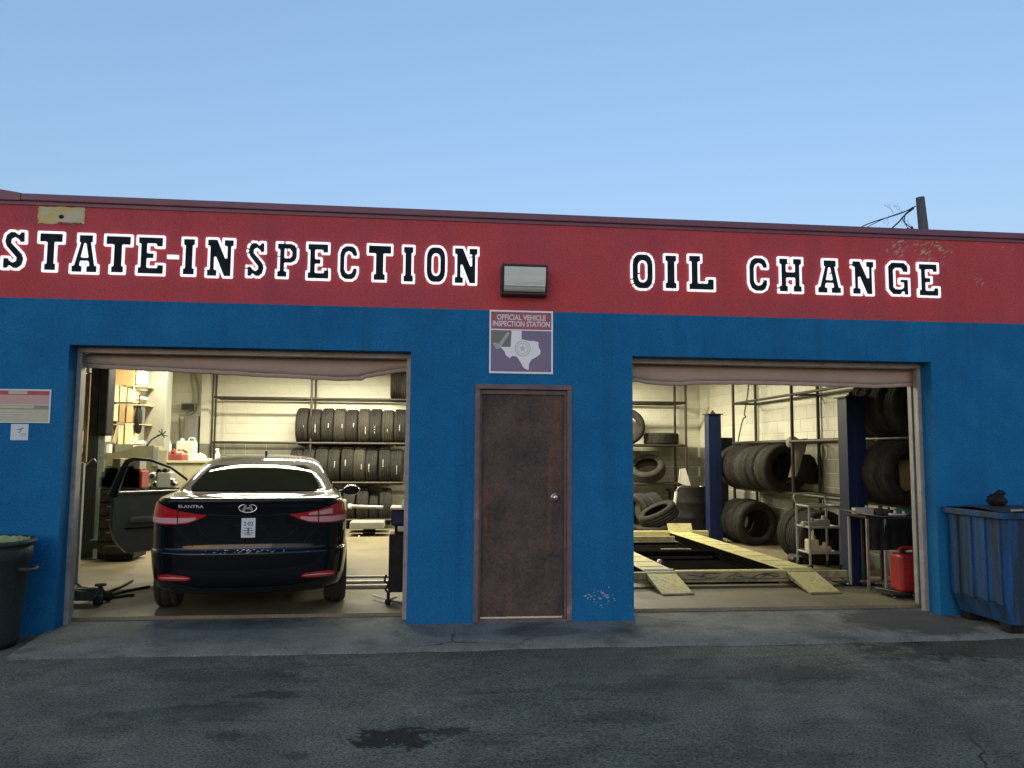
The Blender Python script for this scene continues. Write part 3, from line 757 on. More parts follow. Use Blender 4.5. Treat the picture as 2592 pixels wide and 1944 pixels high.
cw, ch_ = p0.x - p1.x, p0.z - p1.z
obj('card', MB().box(0, cw, -.005, -.0015, 0, ch_ - .004), M['sticker'], cdn)
mb = MB()
for a, b, w_ in (((.35, .62), (.75, .72), .006), ((.5, .45), (.62, .68), .006), ((.42, .5), (.55, .42), .004), ((.6, .38), (.9, .38), .004), ((.66, .28), (.88, .29), .003)):
    A, B = Vector((a[0] * cw, a[1] * ch_)), Vector((b[0] * cw, b[1] * ch_)); t = (B - A).normalized(); q = Vector((-t.y, t.x)) * w_ / 2
    mb.add([Vector((p.x, -.0058, p.y)) for p in (A - q, B - q, B + q, A + q)], [(0, 1, 2, 3)])
obj('scribble', mb, M['inkgrey'], cdn)

# bare yellow patch where a fitting was taken off
q0 = at(99, 522, 0); q1 = at(214, 569, 0)
yp = thing('bare_patch', 'unpainted yellow patch with a dark hole, high on the red band', 'wall patch', (q0.x, 0, q1.z))
w_, h_ = q1.x - q0.x, q0.z - q1.z
ol = []
for (a, b) in (((0, 0), (1, 0)), ((1, 0), (1, 1)), ((1, 1), (0, 1)), ((0, 1), (0, 0))):
    for k in range(12):
        t = k / 12
        ol.append(((a[0] + (b[0] - a[0]) * t) * w_ + rnd.uniform(-.006, .006), (a[1] + (b[1] - a[1]) * t) * h_ + rnd.uniform(-.006, .006)))
obj('patch', MB().prism(ol, fw, -.0004, -.003), M['yellowpatch'], yp)
hx, hz = at(156, 549, 0).x - q0.x, at(156, 549, 0).z - q1.z
obj('cable_hole', MB().prism([(hx + .022 * math.cos(2 * PI * k / 14) * rnd.uniform(.85, 1.1), hz + .018 * math.sin(2 * PI * k / 14)) for k in range(14)], fw, -.003, -.005), M['black'], yp)
obj('old_bracket', MB().box(w_ * .44, w_ * .95, -.022, -.003, h_ * .03, h_ * .09, b=.003), M['plaster'], yp)

# ================================================================== OUTSIDE THINGS
# utility pole behind the roof
YP = 14.0
pt = at(2329, 500, YP)
up_ = thing('utility_pole', 'weathered utility pole rising behind the roof at the right', 'utility pole', (pt.x, YP, 0))
lean = at(2338, 585, YP).x - pt.x
obj('pole', MB().tube([(lean * 7.6, 0, -.1), (lean, 0, pt.z - 1.0), (0, 0, pt.z)], [.17, .135, .118], 14), M['polewood'], up_)
def wire(px_pts, y=YP, r=.012, name='service_wire'):
    pts = [at(px, py, y) - up_.location for px, py in px_pts]
    return obj(name, rope(pts, r, 8, 5), M['cable'], up_)
wire([(2318, 522), (2280, 540), (2210, 562), (2165, 582), (2080, 625)], r=.016)
wire([(2314, 527), (2290, 535), (2240, 553), (2195, 575), (2120, 620)], r=.012)
wire([(2312, 528), (2290, 545), (2275, 562), (2250, 585), (2215, 620)], r=.022)
wire([(2310, 524), (2285, 552), (2300, 572), (2308, 576)], r=.014)
wire([(2292, 540), (2290, 560), (2298, 580), (2300, 600)], r=.012)
obj('insulator', MB().tube([at(2306, 573, YP) - up_.location, at(2310, 580, YP) - up_.location], .035, 8), M['cable'], up_)
obj('insulator', MB().tube([at(2297, 577, YP) - up_.location, at(2302, 583, YP) - up_.location], .03, 8), M['cable'], up_)
mb = MB(); rv = random.Random(3)
def twig(p, d, L_, r, depth):
    q = p + d * L_
    mb.tube([p, p + d * L_ * .5 + Vector((rv.uniform(-.03, .03), 0, rv.uniform(-.03, .03))), q], [r, r * .8, r * .55], 4, False)
    if depth:
        for _ in range(2):
            a = rv.uniform(-.9, .9); dd = Vector((d.x * math.cos(a) - d.z * math.sin(a), rv.uniform(-.3, .3), d.x * math.sin(a) + d.z * math.cos(a))).normalized()
            twig(q, dd, L_ * rv.uniform(.5, .8), r * .65, depth - 1)
for px, py, dx, dz in ((2286, 537, -.8, .5), (2262, 540, -.5, .8), (2290, 548, -.3, -.9), (2295, 556, .4, -.8), (2250, 545, -.4, -.8)):
    twig(at(px, py, YP) - up_.location, Vector((dx, 0, dz)).normalized(), .15, .007, 3)
obj('dry_vine', mb, M['cable'], up_)

# rubbish bin at the left edge
tb = thing('rubbish_bin', 'dark green round rubbish bin with a yellow-green liner at the left edge', 'bin', (-3.42, -.43, -.06))
HB = .80
body = obj('bin_body', MB().lathe([(0, .012), (.26, .012), (.275, .0), (.285, .05), (.335, HB - .14), (.352, HB - .13), (.352, HB - .05), (.34, HB - .04), (.345, HB), (.33, HB), (.318, HB - .06), (.27, .06), (0, .05)], 40), M['bingreen'], tb)
obj('rim', MB().lathe([(.345, HB - .012), (.372, HB - .018), (.378, HB + .004), (.362, HB + .018), (.335, HB + .012), (.33, HB - .006)], 40, closed=True), M['bingreen'], tb)
mbl = MB(); rows = []
for k in range(73):
    a = 2 * PI * k / 72; w = .014 * math.sin(k * 2.6) + .008 * math.sin(k * 1.1)
    rows.append([Vector(((r + w * s) * math.cos(a), (r + w * s) * math.sin(a), z + .4 * w)) for r, z, s in ((.326, HB + .014, .3), (.305, HB - .05, 1), (.285, HB - .16, 1.2), (.20, HB - .26, 1), (.08, HB - .22, .6), (0.01, HB - .24, 0))])
obj('bag_liner', mbl.grid(rows), M['binbag'], tb, fix=False)
obj('handle', MB().tube([(.33, -.10, HB - .20), (.385, -.08, HB - .21), (.40, 0, HB - .215), (.385, .08, HB - .21), (.33, .10, HB - .20)], .014, 8), M['bingreen'], tb)

# blue dumpster at the right edge
DX, DY0, DY1, DZ0, DZ1 = 4.925, -.76, -.06, .03, .965
dm = thing('dumpster', 'battered blue steel dumpster with black lid at the right edge', 'dumpster', (DX, DY0, -.06))
L_ = 1.75; dd = DY1 - DY0; z0, z1 = DZ0 + .06, DZ1 + .06
mb = MB()
mb.prism([(0, z1), (.0, z0 + .18), (.06, z0), (L_ - .06, z0), (L_, z0 + .18), (L_, z1)], lambda u, v, d: Vector((u, d, v)), 0, dd)
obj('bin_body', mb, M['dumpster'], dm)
for y in (.06, .24, .42, .60):
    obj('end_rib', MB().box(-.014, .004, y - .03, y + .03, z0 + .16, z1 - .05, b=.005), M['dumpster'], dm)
for x in (.25, .75, 1.25):
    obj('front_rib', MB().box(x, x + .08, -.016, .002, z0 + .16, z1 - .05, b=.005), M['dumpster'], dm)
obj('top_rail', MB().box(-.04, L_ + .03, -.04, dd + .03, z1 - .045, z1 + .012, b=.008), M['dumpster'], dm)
lid = obj('lid', MB().grid([[Vector((x, y, z1 + .016 + .025 * math.sin(PI * (y + .045) / (dd + .09)) + .006 * math.sin(x * 5))) for y in [-.045 + (dd + .09) * j / 10 for j in range(11)]] for x in [-.05 + (L_ + .1) * i / 20 for i in range(21)]]), M['lidblack'], dm)
for x in (.10, .62, 1.2):
    obj('hinge_pin', MB().tube([(x - .05, -.05, z1 + .03), (x + .05, -.05, z1 + .034)], .014, 8), M['steel'], dm)
for x in (.12, L_ - .12):
    for y in (.1, dd - .1):
        obj('skid', MB().box(x - .06, x + .06, y - .06, y + .06, .0, z0 + .02), M['black'], dm)
bg_ = MB(); rb = random.Random(5); rows = []
for i in range(13):
    th = PI * i / 12; rows.append([Vector((.075 * math.sin(th) * math.cos(2 * PI * k / 16) * (1 + rb.uniform(-.25, .25) * (k < 16)), .09 * math.sin(th) * math.sin(2 * PI * k / 16) * (1 + rb.uniform(-.2, .2)), .045 - .06 * math.cos(th) + rb.uniform(-.008, .008))) for k in range(17)])
for r_ in rows: r_[16] = r_[0].copy()
p = at(2512, 1262, -.35)
b_ = thing('rubbish_sack', 'small black rubbish sack on top of the blue dumpster', 'rubbish sack', (p.x, -.40, z1 - .06 + .048))
obj('sack', bg_.grid(rows), M['black'], b_)
obj('sack_fold', MB().tube([(.0, 0, .08), (.04, 0, .115), (.085, .01, .11)], [.035, .03, .02], 8), M['black'], b_)

# ================================================================== THE CAR
car = thing('sedan', 'black sedan parked tail-out in the left bay with its driver door open', 'car', (-1.495, -.02, 0), R(7.0))
SL = [  # z, half width, rear y, corner depth, front y
 (.215, .74, .22, .40, 4.20), (.27, .80, .09, .48, 4.30), (.36, .825, .025, .52, 4.38), (.46, .838, .0, .54, 4.41), (.55, .845, -.008, .54, 4.41), (.592, .845, -.010, .54, 4.40), (.606, .842, .058, .52, 4.39),
 (.66, .842, .064, .50, 4.37), (.74, .843, .062, .50, 4.32), (.82, .842, .056, .50, 4.20), (.90, .836, .046, .50, 3.96), (.96, .826, .035, .50, 3.62), (1.01, .810, .012, .50, 3.36), (1.035, .795, .004, .50, 3.22),
 (1.050, .775, .035, .48, 3.12), (1.060, .760, .16, .44, 3.05), (1.072, .735, .40, .40, 2.99), (1.085, .722, .53, .40, 2.95),
 (1.14, .695, .68, .42, 2.80), (1.20, .665, .84, .44, 2.66), (1.26, .634, 1.01, .46, 2.52), (1.31, .602, 1.18, .48, 2.40), (1.35, .566, 1.36, .48, 2.30), (1.38, .520, 1.56, .44, 2.23), (1.40, .455, 1.74, .36, 2.18), (1.412, .37, 1.87, .24, 2.15), (1.418, .22, 1.95, .12, 2.12)]
SZ = [s[0] for s in SL]
def sl(z): return [float(np.interp(z, SZ, [s[k] for s in SL])) for k in range(1, 5)]
NE = 2.7
def yrear(x, z):
    w, yr, d, yf = sl(z)
    q = min(abs(x) / w, 1)
    return yr + d * (1 - (1 - q ** NE) ** (1 / NE))
def outline(z):
    w, yr, d, yf = sl(z)
    pts = []
    K = 22
    for k in range(K + 1):                      # rear centre to right corner
        a = PI / 2 * k / K
        x = w * math.sin(a) ** (2 / NE); q = math.cos(a) ** (2 / NE)
        pts.append((x, yr + d * (1 - q)))
    df = min(.7, (yf - yr - d) * .45)
    y0, y1 = yr + d, yf - df
    for k in range(1, 30): pts.append((w, y0 + (y1 - y0) * k / 30))
    for k in range(K + 1):
        a = PI / 2 * k / K
        pts.append((w * math.cos(a) ** (2 / 2.4), y1 + df * math.sin(a) ** (2 / 2.4)))
    return pts
zz = []
for i in range(len(SZ) - 1):
    n_ = 3 if SZ[i + 1] - SZ[i] > .03 else 2
    zz += [SZ[i] + (SZ[i + 1] - SZ[i]) * k / n_ for k in range(n_)]
zz.append(SZ[-1])
rings = []
for z in zz:
    o_ = outline(z)
    rings.append([Vector((x, y, z)) for x, y in o_] + [Vector((-x, y, z)) for x, y in reversed(o_[1:-1])])
mb = MB(); nR = len(rings[0])
vs_ = [p for r in rings for p in r]
fs_ = [(i * nR + k, i * nR + (k + 1) % nR, (i + 1) * nR + (k + 1) % nR, (i + 1) * nR + k) for i in range(len(rings) - 1) for k in range(nR)]
fs_.append(tuple(range(nR - 1, -1, -1))); fs_.append(tuple((len(rings) - 1) * nR + k for k in range(nR)))
mb.add(vs_, fs_, True)
bodyme = mb.mesh('body')
body = link('body', bodyme, M['carpaint'], car)
# cut the wheel arches and the open driver's doorway
AX = [(-.755, .93), (.755, .93), (-.755, 3.58), (.755, 3.58)]
cut = MB()
for wx, wy in AX:
    cut.lathe([(.355, -.22), (.355, .22)], 36, Matrix.Translation((wx, wy, .315)) @ Matrix.Rotation(R(90), 4, 'Y'), cap=True)
cut.box(-1.2, -.42, 1.72, 2.82, .34, 1.30)
co_ = link('cutter', cut.mesh('cutter'), M['cartrim'])
md = body.modifiers.new('cut', 'BOOLEAN'); md.operation = 'DIFFERENCE'; md.object = co_; md.solver = 'EXACT'
bpy.context.view_layer.update()
dg = bpy.context.evaluated_depsgraph_get()
nm = bpy.data.meshes.new_from_object(body.evaluated_get(dg))
body.modifiers.clear()
if len(nm.polygons) > 500:
    body.data = nm; nm.name = 'body'
bpy.data.objects.remove(co_)

def rear_patch(name, cols, m, off=.004, thick=.0, n=10, parent=car):
    """patch on the tail: cols = list of (x, z_low, z_high); follows the body surface, off proud of it"""
    rows = []
    xs = [c_[0] for c_ in cols]
    N_ = max(12, len(cols) * 4)
    for i in range(N_ + 1):
        x = xs[0] + (xs[-1] - xs[0]) * i / N_
        a = float(np.interp(x, xs, [c_[1] for c_ in cols])); b = float(np.interp(x, xs, [c_[2] for c_ in cols]))
        r = []
        for j in range(n + 1):
            z = a + (b - a) * j / n
            y = yrear(x, z)
            e = .012
            gx_ = (yrear(x + e, z) - yrear(x - e, z)) / (2 * e) if abs(x) < sl(z)[0] - e else 4.0 * (1 if x > 0 else -1)
            gz_ = (yrear(x, z + e) - yrear(x, z - e)) / (2 * e)
            nn = Vector((gx_, -1, gz_)).normalized()
            r.append(Vector((x, y, z)) + nn * off)
        rows.append(r)
    return obj(name, MB().grid(rows), m, parent, fix=False)
# boot lid recess around the plate, glass, lamps
rear_patch('plate_recess', [(-.30, .80, .80), (-.27, .765, .845), (-.2, .745, .86), (0, .74, .865), (.2, .745, .86), (.27, .765, .845), (.30, .80, .80)], M['carpaint'], .003)
def glass_patch():
    rows = []
    N_ = 28
    for j in range(13):
        z = 1.092 + (1.315 - 1.092) * j / 12
        w, yr, d, yf = sl(z)
        hw_ = .60 - (.60 - .47) * ((z - 1.092) / .223)
        k = 1.0
        if j == 0: k = .93
        if j == 12: k = .90
        if j == 11: k = .965
        if j == 1: k = .98
        rows.append([Vector((u * hw_ * k, yrear(u * hw_ * k, z) - .004, z + .003)) for u in [-1 + 2 * i / N_ for i in range(N_ + 1)]])
    return MB().grid(rows)
rw = obj('rear_window', glass_patch(), M['carglass'], car, fix=False)
# tail lamps: wedge from the flank in to the boot lid
for s in (-1, 1):
    big = [(s * .828, .835, 1.005), (s * .78, .826, 1.015), (s * .70, .823, .982), (s * .60, .826, .950), (s * .50, .838, .932), (s * .42, .868, .920), (s * .345, .905, .912)]
    if s > 0: big = big[::-1]
    lamp = rear_patch('tail_light', big, M['taillens'], .010)
    pale = [(s * .815, .842, .885), (s * .70, .834, .882), (s * .60, .837, .884), (s * .50, .848, .886), (s * .43, .872, .892)]
    if s > 0: pale = pale[::-1]
    rear_patch('pale_lens', pale, M['tailpink'], .0135, parent=lamp)
    up = [(s * .70, .905, .955), (s * .60, .902, .935), (s * .50, .900, .920)]
    if s > 0: up = up[::-1]
    rear_patch('inner_lens', up, M['tailpink'] if s > 0 else M['taillens'], .0135, parent=lamp)
    seam = [(s * .585, .815, .955), (s * .577, .815, .955)]
    if s > 0: seam = seam[::-1]
    rear_patch('lens_seam', seam, M['black'], .016, parent=lamp)
    rf = [(s * .735, .352, .392), (s * .66, .356, .412), (s * .50, .362, .402), (s * .455, .37, .39)]
    if s > 0: rf = rf[::-1]
    fl = rear_patch('bumper_reflector', rf, M['taillens'], .008)
    hl = [(s * .72, .372, .378), (s * .6, .376, .392), (s * .47, .380, .386)]
    if s > 0: hl = hl[::-1]
    rear_patch('reflector_highlight', hl, M['tailpink'], .012, parent=fl)  # pale strip painted as a highlight across the reflector
# panel gaps: lid lower edge, bumper joint, lid sides
def gap_line(pts, w=.006, name='panel_gap', m=None, off=.0035):
    mb = MB(); P = []
    for i in range(len(pts) - 1):
        for k in range(8):
            t = k / 8; P.append((pts[i][0] + (pts[i + 1][0] - pts[i][0]) * t, pts[i][1] + (pts[i + 1][1] - pts[i][1]) * t))
    P.append(pts[-1])
    pp = [Vector((x, yrear(x, z) - off * .2, z)) for x, z in P]
    mb.tube(pp, w / 2, 5)
    return obj(name, mb, m or M['black'], car)
gap_line([(-.42, .86), (-.40, .78), (-.34, .725), (-.22, .69), (0, .682), (.22, .69), (.34, .725), (.40, .78), (.42, .86)])
gap_line([(-.82, .82), (-.6, .80), (-.5, .70), (-.45, .64)]); gap_line([(.82, .82), (.6, .80), (.5, .70), (.45, .64)])
gap_line([(-.36, .915), (-.2, .905), (0, .902), (.2, .905), (.36, .915)], .010)
# pale flecks painted as the reflected highlight along the bumper top ledge
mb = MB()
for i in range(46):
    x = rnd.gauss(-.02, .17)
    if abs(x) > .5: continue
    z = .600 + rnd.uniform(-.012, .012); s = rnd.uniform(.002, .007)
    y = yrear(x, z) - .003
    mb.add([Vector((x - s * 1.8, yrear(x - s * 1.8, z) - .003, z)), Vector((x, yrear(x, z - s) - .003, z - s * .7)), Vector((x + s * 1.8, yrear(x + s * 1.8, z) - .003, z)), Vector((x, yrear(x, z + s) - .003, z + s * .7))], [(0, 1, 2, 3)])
o = obj('bumper_highlight_flecks', mb, M['sealgrey'], car, fix=False); o['kind'] = 'stuff'
# emblem: ring with a leaning letter H
ez = .968; ey = yrear(0, ez) - .004
em = obj('emblem', MB().tube([(-.008 + .073 * math.cos(2 * PI * k / 40), ey - .006, ez + .036 * math.sin(2 * PI * k / 40)) for k in range(41)], .0055, 8, False), M['chrome'], car)
mb = MB()
H1 = [(-.050, -.020), (-.032, -.027), (.000, -.004), (.022, .000)]
def hpoly(pts): mb.prism([(a - .008, ez + b) for a, b in pts], lambda u, v, d: Vector((u, d, v)), ey - .003, ey - .011)
hpoly([(-.046, -.022), (-.026, -.030), (-.008, .028), (-.028, .024)])
hpoly([(.026, -.024), (.046, -.018), (.028, .030), (.008, .026)][::1])
hpoly([(-.020, -.010), (-.012, .006), (.030, .012), (.020, -.006)])
obj('emblem_letter', mb, M['chrome'], em)
me = text_mesh('ELANTRA', .034, 'model_badge', .002, .0006, 'LEFT', 1.45)
me.transform(Matrix.Translation((-.585, 0, .982)))
for v in me.vertices:
    v.co.y += yrear(v.co.x, v.co.z) - .006
link('model_badge', me, M['sealgrey'], car)
# temporary paper tag in the plate recess
py0 = yrear(0, .80) - .010
tg = obj('paper_tag', MB().box(-.058, .058, py0 - .003, py0, .715, .882), M['sticker'], car)
me = text_mesh('2·02', .046, 'tag_text', .0004, .0012, 'CENTER'); me.transform(Matrix.Translation((0, py0 - .0036, .832))); link('tag_text', me, M['inkgrey'], tg)
mb = MB()
for k, (z, w_) in enumerate(((.792, .032), (.772, .045), (.752, .048), (.736, .03))): mb.box(-w_, w_, py0 - .0042, py0 - .0032, z, z + .006)
mb.box(-.006, .006, py0 - .0042, py0 - .0032, .745, .80)
obj('tag_lines', mb, M['inkgrey'], tg)
for s in (-1, 1):
    obj('plate_bolt_slot', MB().tube([(s * .105 + (.03 if k in (0, 1, 4) else -.03) * 1, yrear(0, .80) - .005, .80 + (.017 if k in (1, 2) else -.017)) for k in range(5)], .004, 6), M['black'], car)
# lower valance + exhaust shadow plate, antenna fin, mirrors, wipers
rear_patch('lower_valance', [(-.62, .226, .34), (-.4, .222, .30), (0, .222, .29), (.4, .222, .30), (.62, .226, .34)], M['cartrim'], .006)
fy = 1.90
fin = MB().prism([(0, 0), (.13, 0), (.04, .055), (.012, .058)], lambda u, v, d: Vector((d, fy + u, 1.405 + v)), -.012, .012)
obj('antenna_fin', fin, M['carpaint'], car)
def mirror(s):
    mb = MB()
    rows = []
    for i in range(9):
        th = PI * i / 8
        rows.append([Vector((s * (.955 + .105 * math.cos(2 * PI * k / 20) * math.sin(th) ** .6), 2.66 + .09 * -math.cos(th), 1.0 + .066 * math.sin(2 * PI * k / 20) * math.sin(th) ** .6)) for k in range(21)])
    mb.grid(rows)
    m_ = obj('side_mirror', mb, M['carpaint'], car)
    obj('mirror_glass', MB().prism([(s * (.955 + .085 * math.cos(2 * PI * k / 20)), 1.0 + .05 * math.sin(2 * PI * k / 20)) for k in range(20)], lambda u, v, d: Vector((u, d, v)), 2.585, 2.568), M['carglass'], m_)
    obj('mirror_arm', MB().tube([(s * .80, 2.68, .975), (s * .90, 2.67, .985)], .022, 8), M['cartrim'], m_)
mirror(1)
# side glass on the right flank
def side_glass(s):
    rows = []
    for j in range(9):
        z = 1.095 + .20 * j / 8
        w = sl(z)[0]; y0 = 1.05 + (1.32 - 1.05) * j / 8 + .12; y1 = 2.75 - (2.75 - 2.25) * j / 8
        rows.append([Vector((s * (w + .004), y0 + (y1 - y0) * i / 16, z)) for i in range(17)])
    return obj('side_window', MB().grid(rows), M['carglass'], car, fix=False)
side_glass(1)
# wheels
for wx, wy in AX:
    wh = MB(); T_ = Matrix.Translation((wx, wy, .312)) @ Matrix.Rotation(R(90), 4, 'Y')
    prof = [(.19, -.085), (.24, -.105), (.285, -.10), (.306, -.08), (.312, -.05), (.304, -.047), (.304, -.033), (.312, -.03), (.312, .03), (.304, .033), (.304, .047), (.312, .05), (.306, .08), (.285, .10), (.24, .105), (.19, .085)]
    w_ = obj('wheel', wh.lathe(prof, 40, T_, closed=True), M['rubber'], car)
    s = 1 if wx > 0 else -1
    mb = MB().lathe([(.19, -.08), (.19, .08 )], 32, T_)
    for k in range(7):
        a = 2 * PI * k / 7
        mb.box(-.02, .02, .03, .19, .03 * s - .012, .03 * s + .012, T_ @ Matrix.Rotation(a, 4, 'Z'))
    mb.lathe([(0, .05 * s), (.045, .045 * s), (.05, .0)], 20, T_)
    obj('rim', mb, M['steel'], w_)
# the open driver's door
hx, hy, ang = -.80, 2.88, R(53)
dr = bpy.data.objects.new('driver_door', None); COL.objects.link(dr); dr.parent = car; dr.location = (hx, hy, 0); dr.rotation_euler = (0, 0, -ang)
dr['label'] = 'open front door on the driver side'
# door local: closed it runs from the hinge (y=0) back to y=-1.16, outer face at -x
DL = -1.02
skin = []
for i in range(15):
    z = .34 + (.99 - .34) * i / 14
    bow = -.035 * math.sin(PI * (z - .25) / .85)
    ye = DL + (.16 * max(0, (.62 - z) / .28) ** 2)
    skin.append([Vector((bow, -0.0 + ye * t / 10 if False else ye * (t / 10), z)) for t in range(11)])
inner = [[p + Vector((.075 if .1 < k < 9.9 else .06, 0, 0)) for k, p in enumerate(r)] for r in skin]
mb = MB(); mb.grid(skin)
dskin = obj('door_skin', mb, M['carpaint'], dr)
obj('door_lining', MB().grid(inner), M['carinner'], dr)
def edge_strip(a, b):
    return MB().grid([[p, q] for p, q in zip(a, b)])
mb = MB()
for sa, sb in ((skin[0], inner[0]), (skin[-1], inner[-1]), ([r[0] for r in skin], [r[0] for r in inner]), ([r[-1] for r in skin], [r[-1] for r in inner])):
    mb.grid([[p, q] for p, q in zip(sa, sb)])
obj('door_edge', mb, M['carpaint'], dr)
fr = [(-.02, DL + .0, .97), (.09, DL + .02, 1.18), (.17, DL + .05, 1.34), (.185, DL + .11, 1.365), (.19, DL + .29, 1.355), (.17, DL + .54, 1.27), (.12, DL + .75, 1.14), (.05, DL + .91, 1.00)]
obj('window_frame', MB().tube([Vector(p) + Vector((.03, 0, 0)) for p in fr], [.050, .044, .030, .020, .016, .015, .015, .015], 8), M['cartrim'], dr)
obj('sill_rail', MB().box(.0, .09, DL + .02, -.08, .975, 1.01, b=.01), M['steel'], dr)
obj('armrest', MB().box(.05, .115, DL + .15, -.35, .66, .73, b=.02), M['carinner'], dr)
obj('lining_seam', MB().box(.055, .085, DL + .12, -.2, .60, .612), M['cartrim'], dr)

# ================================================================== INSIDE: LAMPS
def fluorescent(label, x, y, z, watts, L_=2.4, rz=0):
    t = thing('fluorescent_lamp', label, 'ceiling lamp', (x, y, z), rz, 'fluorescent ceiling lamps')
    obj('housing', MB().prism([(-.09, .0), (.09, .0), (.05, .06), (-.05, .06)], lambda u, v, d: Vector((d, u, v)), -L_ / 2, L_ / 2), M['white'], t)
    for s in (-1, 1):
        obj('tube', MB().tube([(-L_ / 2 + .04, s * .045, -.03), (L_ / 2 - .04, s * .045, -.03)], .016, 10), M['tube'], t)
    obj('hanger', MB().tube([(-L_ / 3, 0, .06), (-L_ / 3, 0, ZC - z)], .005, 6), M['steel'], t)
    obj('hanger', MB().tube([(L_ / 3, 0, .06), (L_ / 3, 0, ZC - z)], .005, 6), M['steel'], t)
    ld = bpy.data.lights.new('lamp_light', 'AREA'); ld.shape = 'RECTANGLE'; ld.size = L_ - .1; ld.size_y = .16; ld.energy = watts
    ld.color = (1.0, .94, .72)
    lo = bpy.data.objects.new('lamp_light', ld); COL.objects.link(lo); lo.parent = t; lo.location = (0, 0, -.052)
    return t
fluorescent('fluorescent ceiling lamp above the sedan', -1.5, 3.9, 3.08, 15.5, 3.6)
fluorescent('fluorescent ceiling lamp near the back wall of the left bay', -1.6, 7.0, 3.08, 37)
fluorescent('fluorescent ceiling lamp above the lift', 3.2, 4.6, 3.08, 14.5)
fluorescent('fluorescent ceiling lamp near the back wall of the right bay', 2.6, 7.4, 3.08, 37)
fluorescent('fluorescent ceiling lamp over the shelves by the left wall', -4.0, 5.4, 3.08, 13, 1.8, R(90))

# ================================================================== TYRES
def tyre_mesh(R_, W, bead, m, seg=64):
    h = W / 2
    p = [(bead, -h * .72), (bead + .012, -h * .84), ((bead + R_) / 2 - .01, -h), (R_ - .035, -h * .97), (R_ - .010, -h * .82), (R_, -h * .62)]
    for g in (-.38, 0, .38):
        p += [(R_, h * g - .008), (R_ - .009, h * g - .005), (R_ - .009, h * g + .005), (R_, h * g + .008)]
    p += [(R_, h * .62), (R_ - .010, h * .82), (R_ - .035, h * .97), ((bead + R_) / 2 - .01, h), (bead + .012, h * .84), (bead, h * .72)]
    p += [(bead + .012, h * .62), (R_ - .045, h * .80), (R_ - .025, h * .5), (R_ - .025, -h * .5), (R_ - .045, -h * .80), (bead + .012, -h * .62)]
    mb = MB().lathe(p, seg, Matrix.Rotation(R(90), 4, 'Y'), closed=True)
    npf = len(p)                        # shoulder lugs: every other step of the tread edge is cut back
    for k in range(seg):
        for j, (r_, z_) in enumerate(p):
            if r_ > R_ - .012 and abs(z_) > h * .55 and j < npf - 6 and k % 2:
                v = Vector(mb.v[k * npf + j]); c_ = Vector((v.x, 0, 0)); mb.v[k * npf + j] = tuple(c_ + (v - c_) * (1 - .009 / R_))
    me = mb.mesh('tyre'); me.materials.append(m); return me
TY = {}
for k, (r_, w_, b_) in {'a': (.365, .225, .215), 'b': (.355, .232, .205), 'c': (.37, .238, .225), 'd': (.31, .185, .18), 'e': (.36, .25, .22)}.items():
    TY[k] = (tyre_mesh(r_, w_, b_, M['tyre']), r_, w_)
    TY[k + '2'] = (tyre_mesh(r_, w_, b_, M['tyre_dusty']), r_, w_)
def tyre(kind, loc, rot, label, group, chalk=None):
    me, r_, w_ = TY[kind]
    t = link('tyre', me, None, None, loc, rot)
    tag(t, label, 'tyre', group)
    if chalk:
        # size marks chalked on the tread, facing -y in local space when rot is zero
        mb = MB(); a0_, n_, u = chalk
        for k in range(n_):
            a = a0_ - k * .055
            if rnd.random() < .15: continue
            q = .006 + .004 * rnd.random()
            vs = []
            for da, du in ((-.012, -q), (-.012, q), (.012, q), (.012, -q)):
                rr_ = r_ + .0012
                vs.append(Vector((u + du, -rr_ * math.cos(a + da), rr_ * math.sin(a + da))))
            mb.add(vs, [(0, 1, 2, 3)])
        if mb.v: obj('chalk_mark', mb, M['chalk'], t, fix=False)
    return t
ORD = ['first', 'second', 'third', 'fourth', 'fifth', 'sixth', 'seventh', 'eighth', 'ninth', 'tenth']

# ---- rack along the back wall of the left bay, with three rows of tyres
YF = 8.30                         # front rail of the rack
rack = thing('pipe_rack', 'tall dark pipe rack along the back wall of the left bay', 'tyre rack', (-2.3, YF, 0))
def bar(parent, name, p, q, w=.035, m='blackmetal'):
    o_ = Vector(parent.location)
    return obj(name, MB().tube([Vector(p) - o_, Vector(q) - o_], w / 2, 6), M[m], parent)
xp1, xp2, xp3 = at(540, 1000, YF).x, at(789, 1000, YF).x, .3
zs_ = [at(600, 1006, YF).z, at(600, 1120, YF).z, at(900, 1222, YF).z, at(900, 1316, YF).z]
for x in (xp1, xp2, xp3):
    bar(rack, 'post', (x, YF, 0), (x, YF, 3.0), .045); bar(rack, 'post', (x - (.09 if x == xp1 else 0), YF + .55, 0), (x - (.09 if x == xp1 else 0), YF + .55, 3.0), .045)
for i, z in enumerate(zs_):
    bar(rack, 'rail', (xp1, YF, z), (xp3, YF, z), .05 if i else .04); bar(rack, 'rail', (xp1, YF + .55, z), (xp3, YF + .55, z), .04)
    for x in (xp1, xp2, xp3): bar(rack, 'cross_rail', (x, YF, z), (x, YF + .55, z), .03)
xs0 = at(750, 1080, YF + .05).x
x = xs0
kinds = ['a', 'b', 'a', 'a2', 'b', 'a2', 'a', 'b2', 'a']
for i in range(9):
    me, r_, w_ = TY[kinds[i]]
    x += w_ / 2
    tyre(kinds[i], (x, YF + .26, zs_[1] + r_ - .05), (rnd.uniform(0, 6) * 0, 0, rnd.uniform(-.03, .03)), f'{ORD[i]} tyre from the left in the upper row behind the sedan', 'tyres in the upper row behind the sedan',
         (rnd.uniform(-.15, .25), rnd.randint(4, 8), w_ * rnd.uniform(-.05, .25)))
    x += w_ / 2 + .004
x = at(748, 1180, YF + .05).x - .10
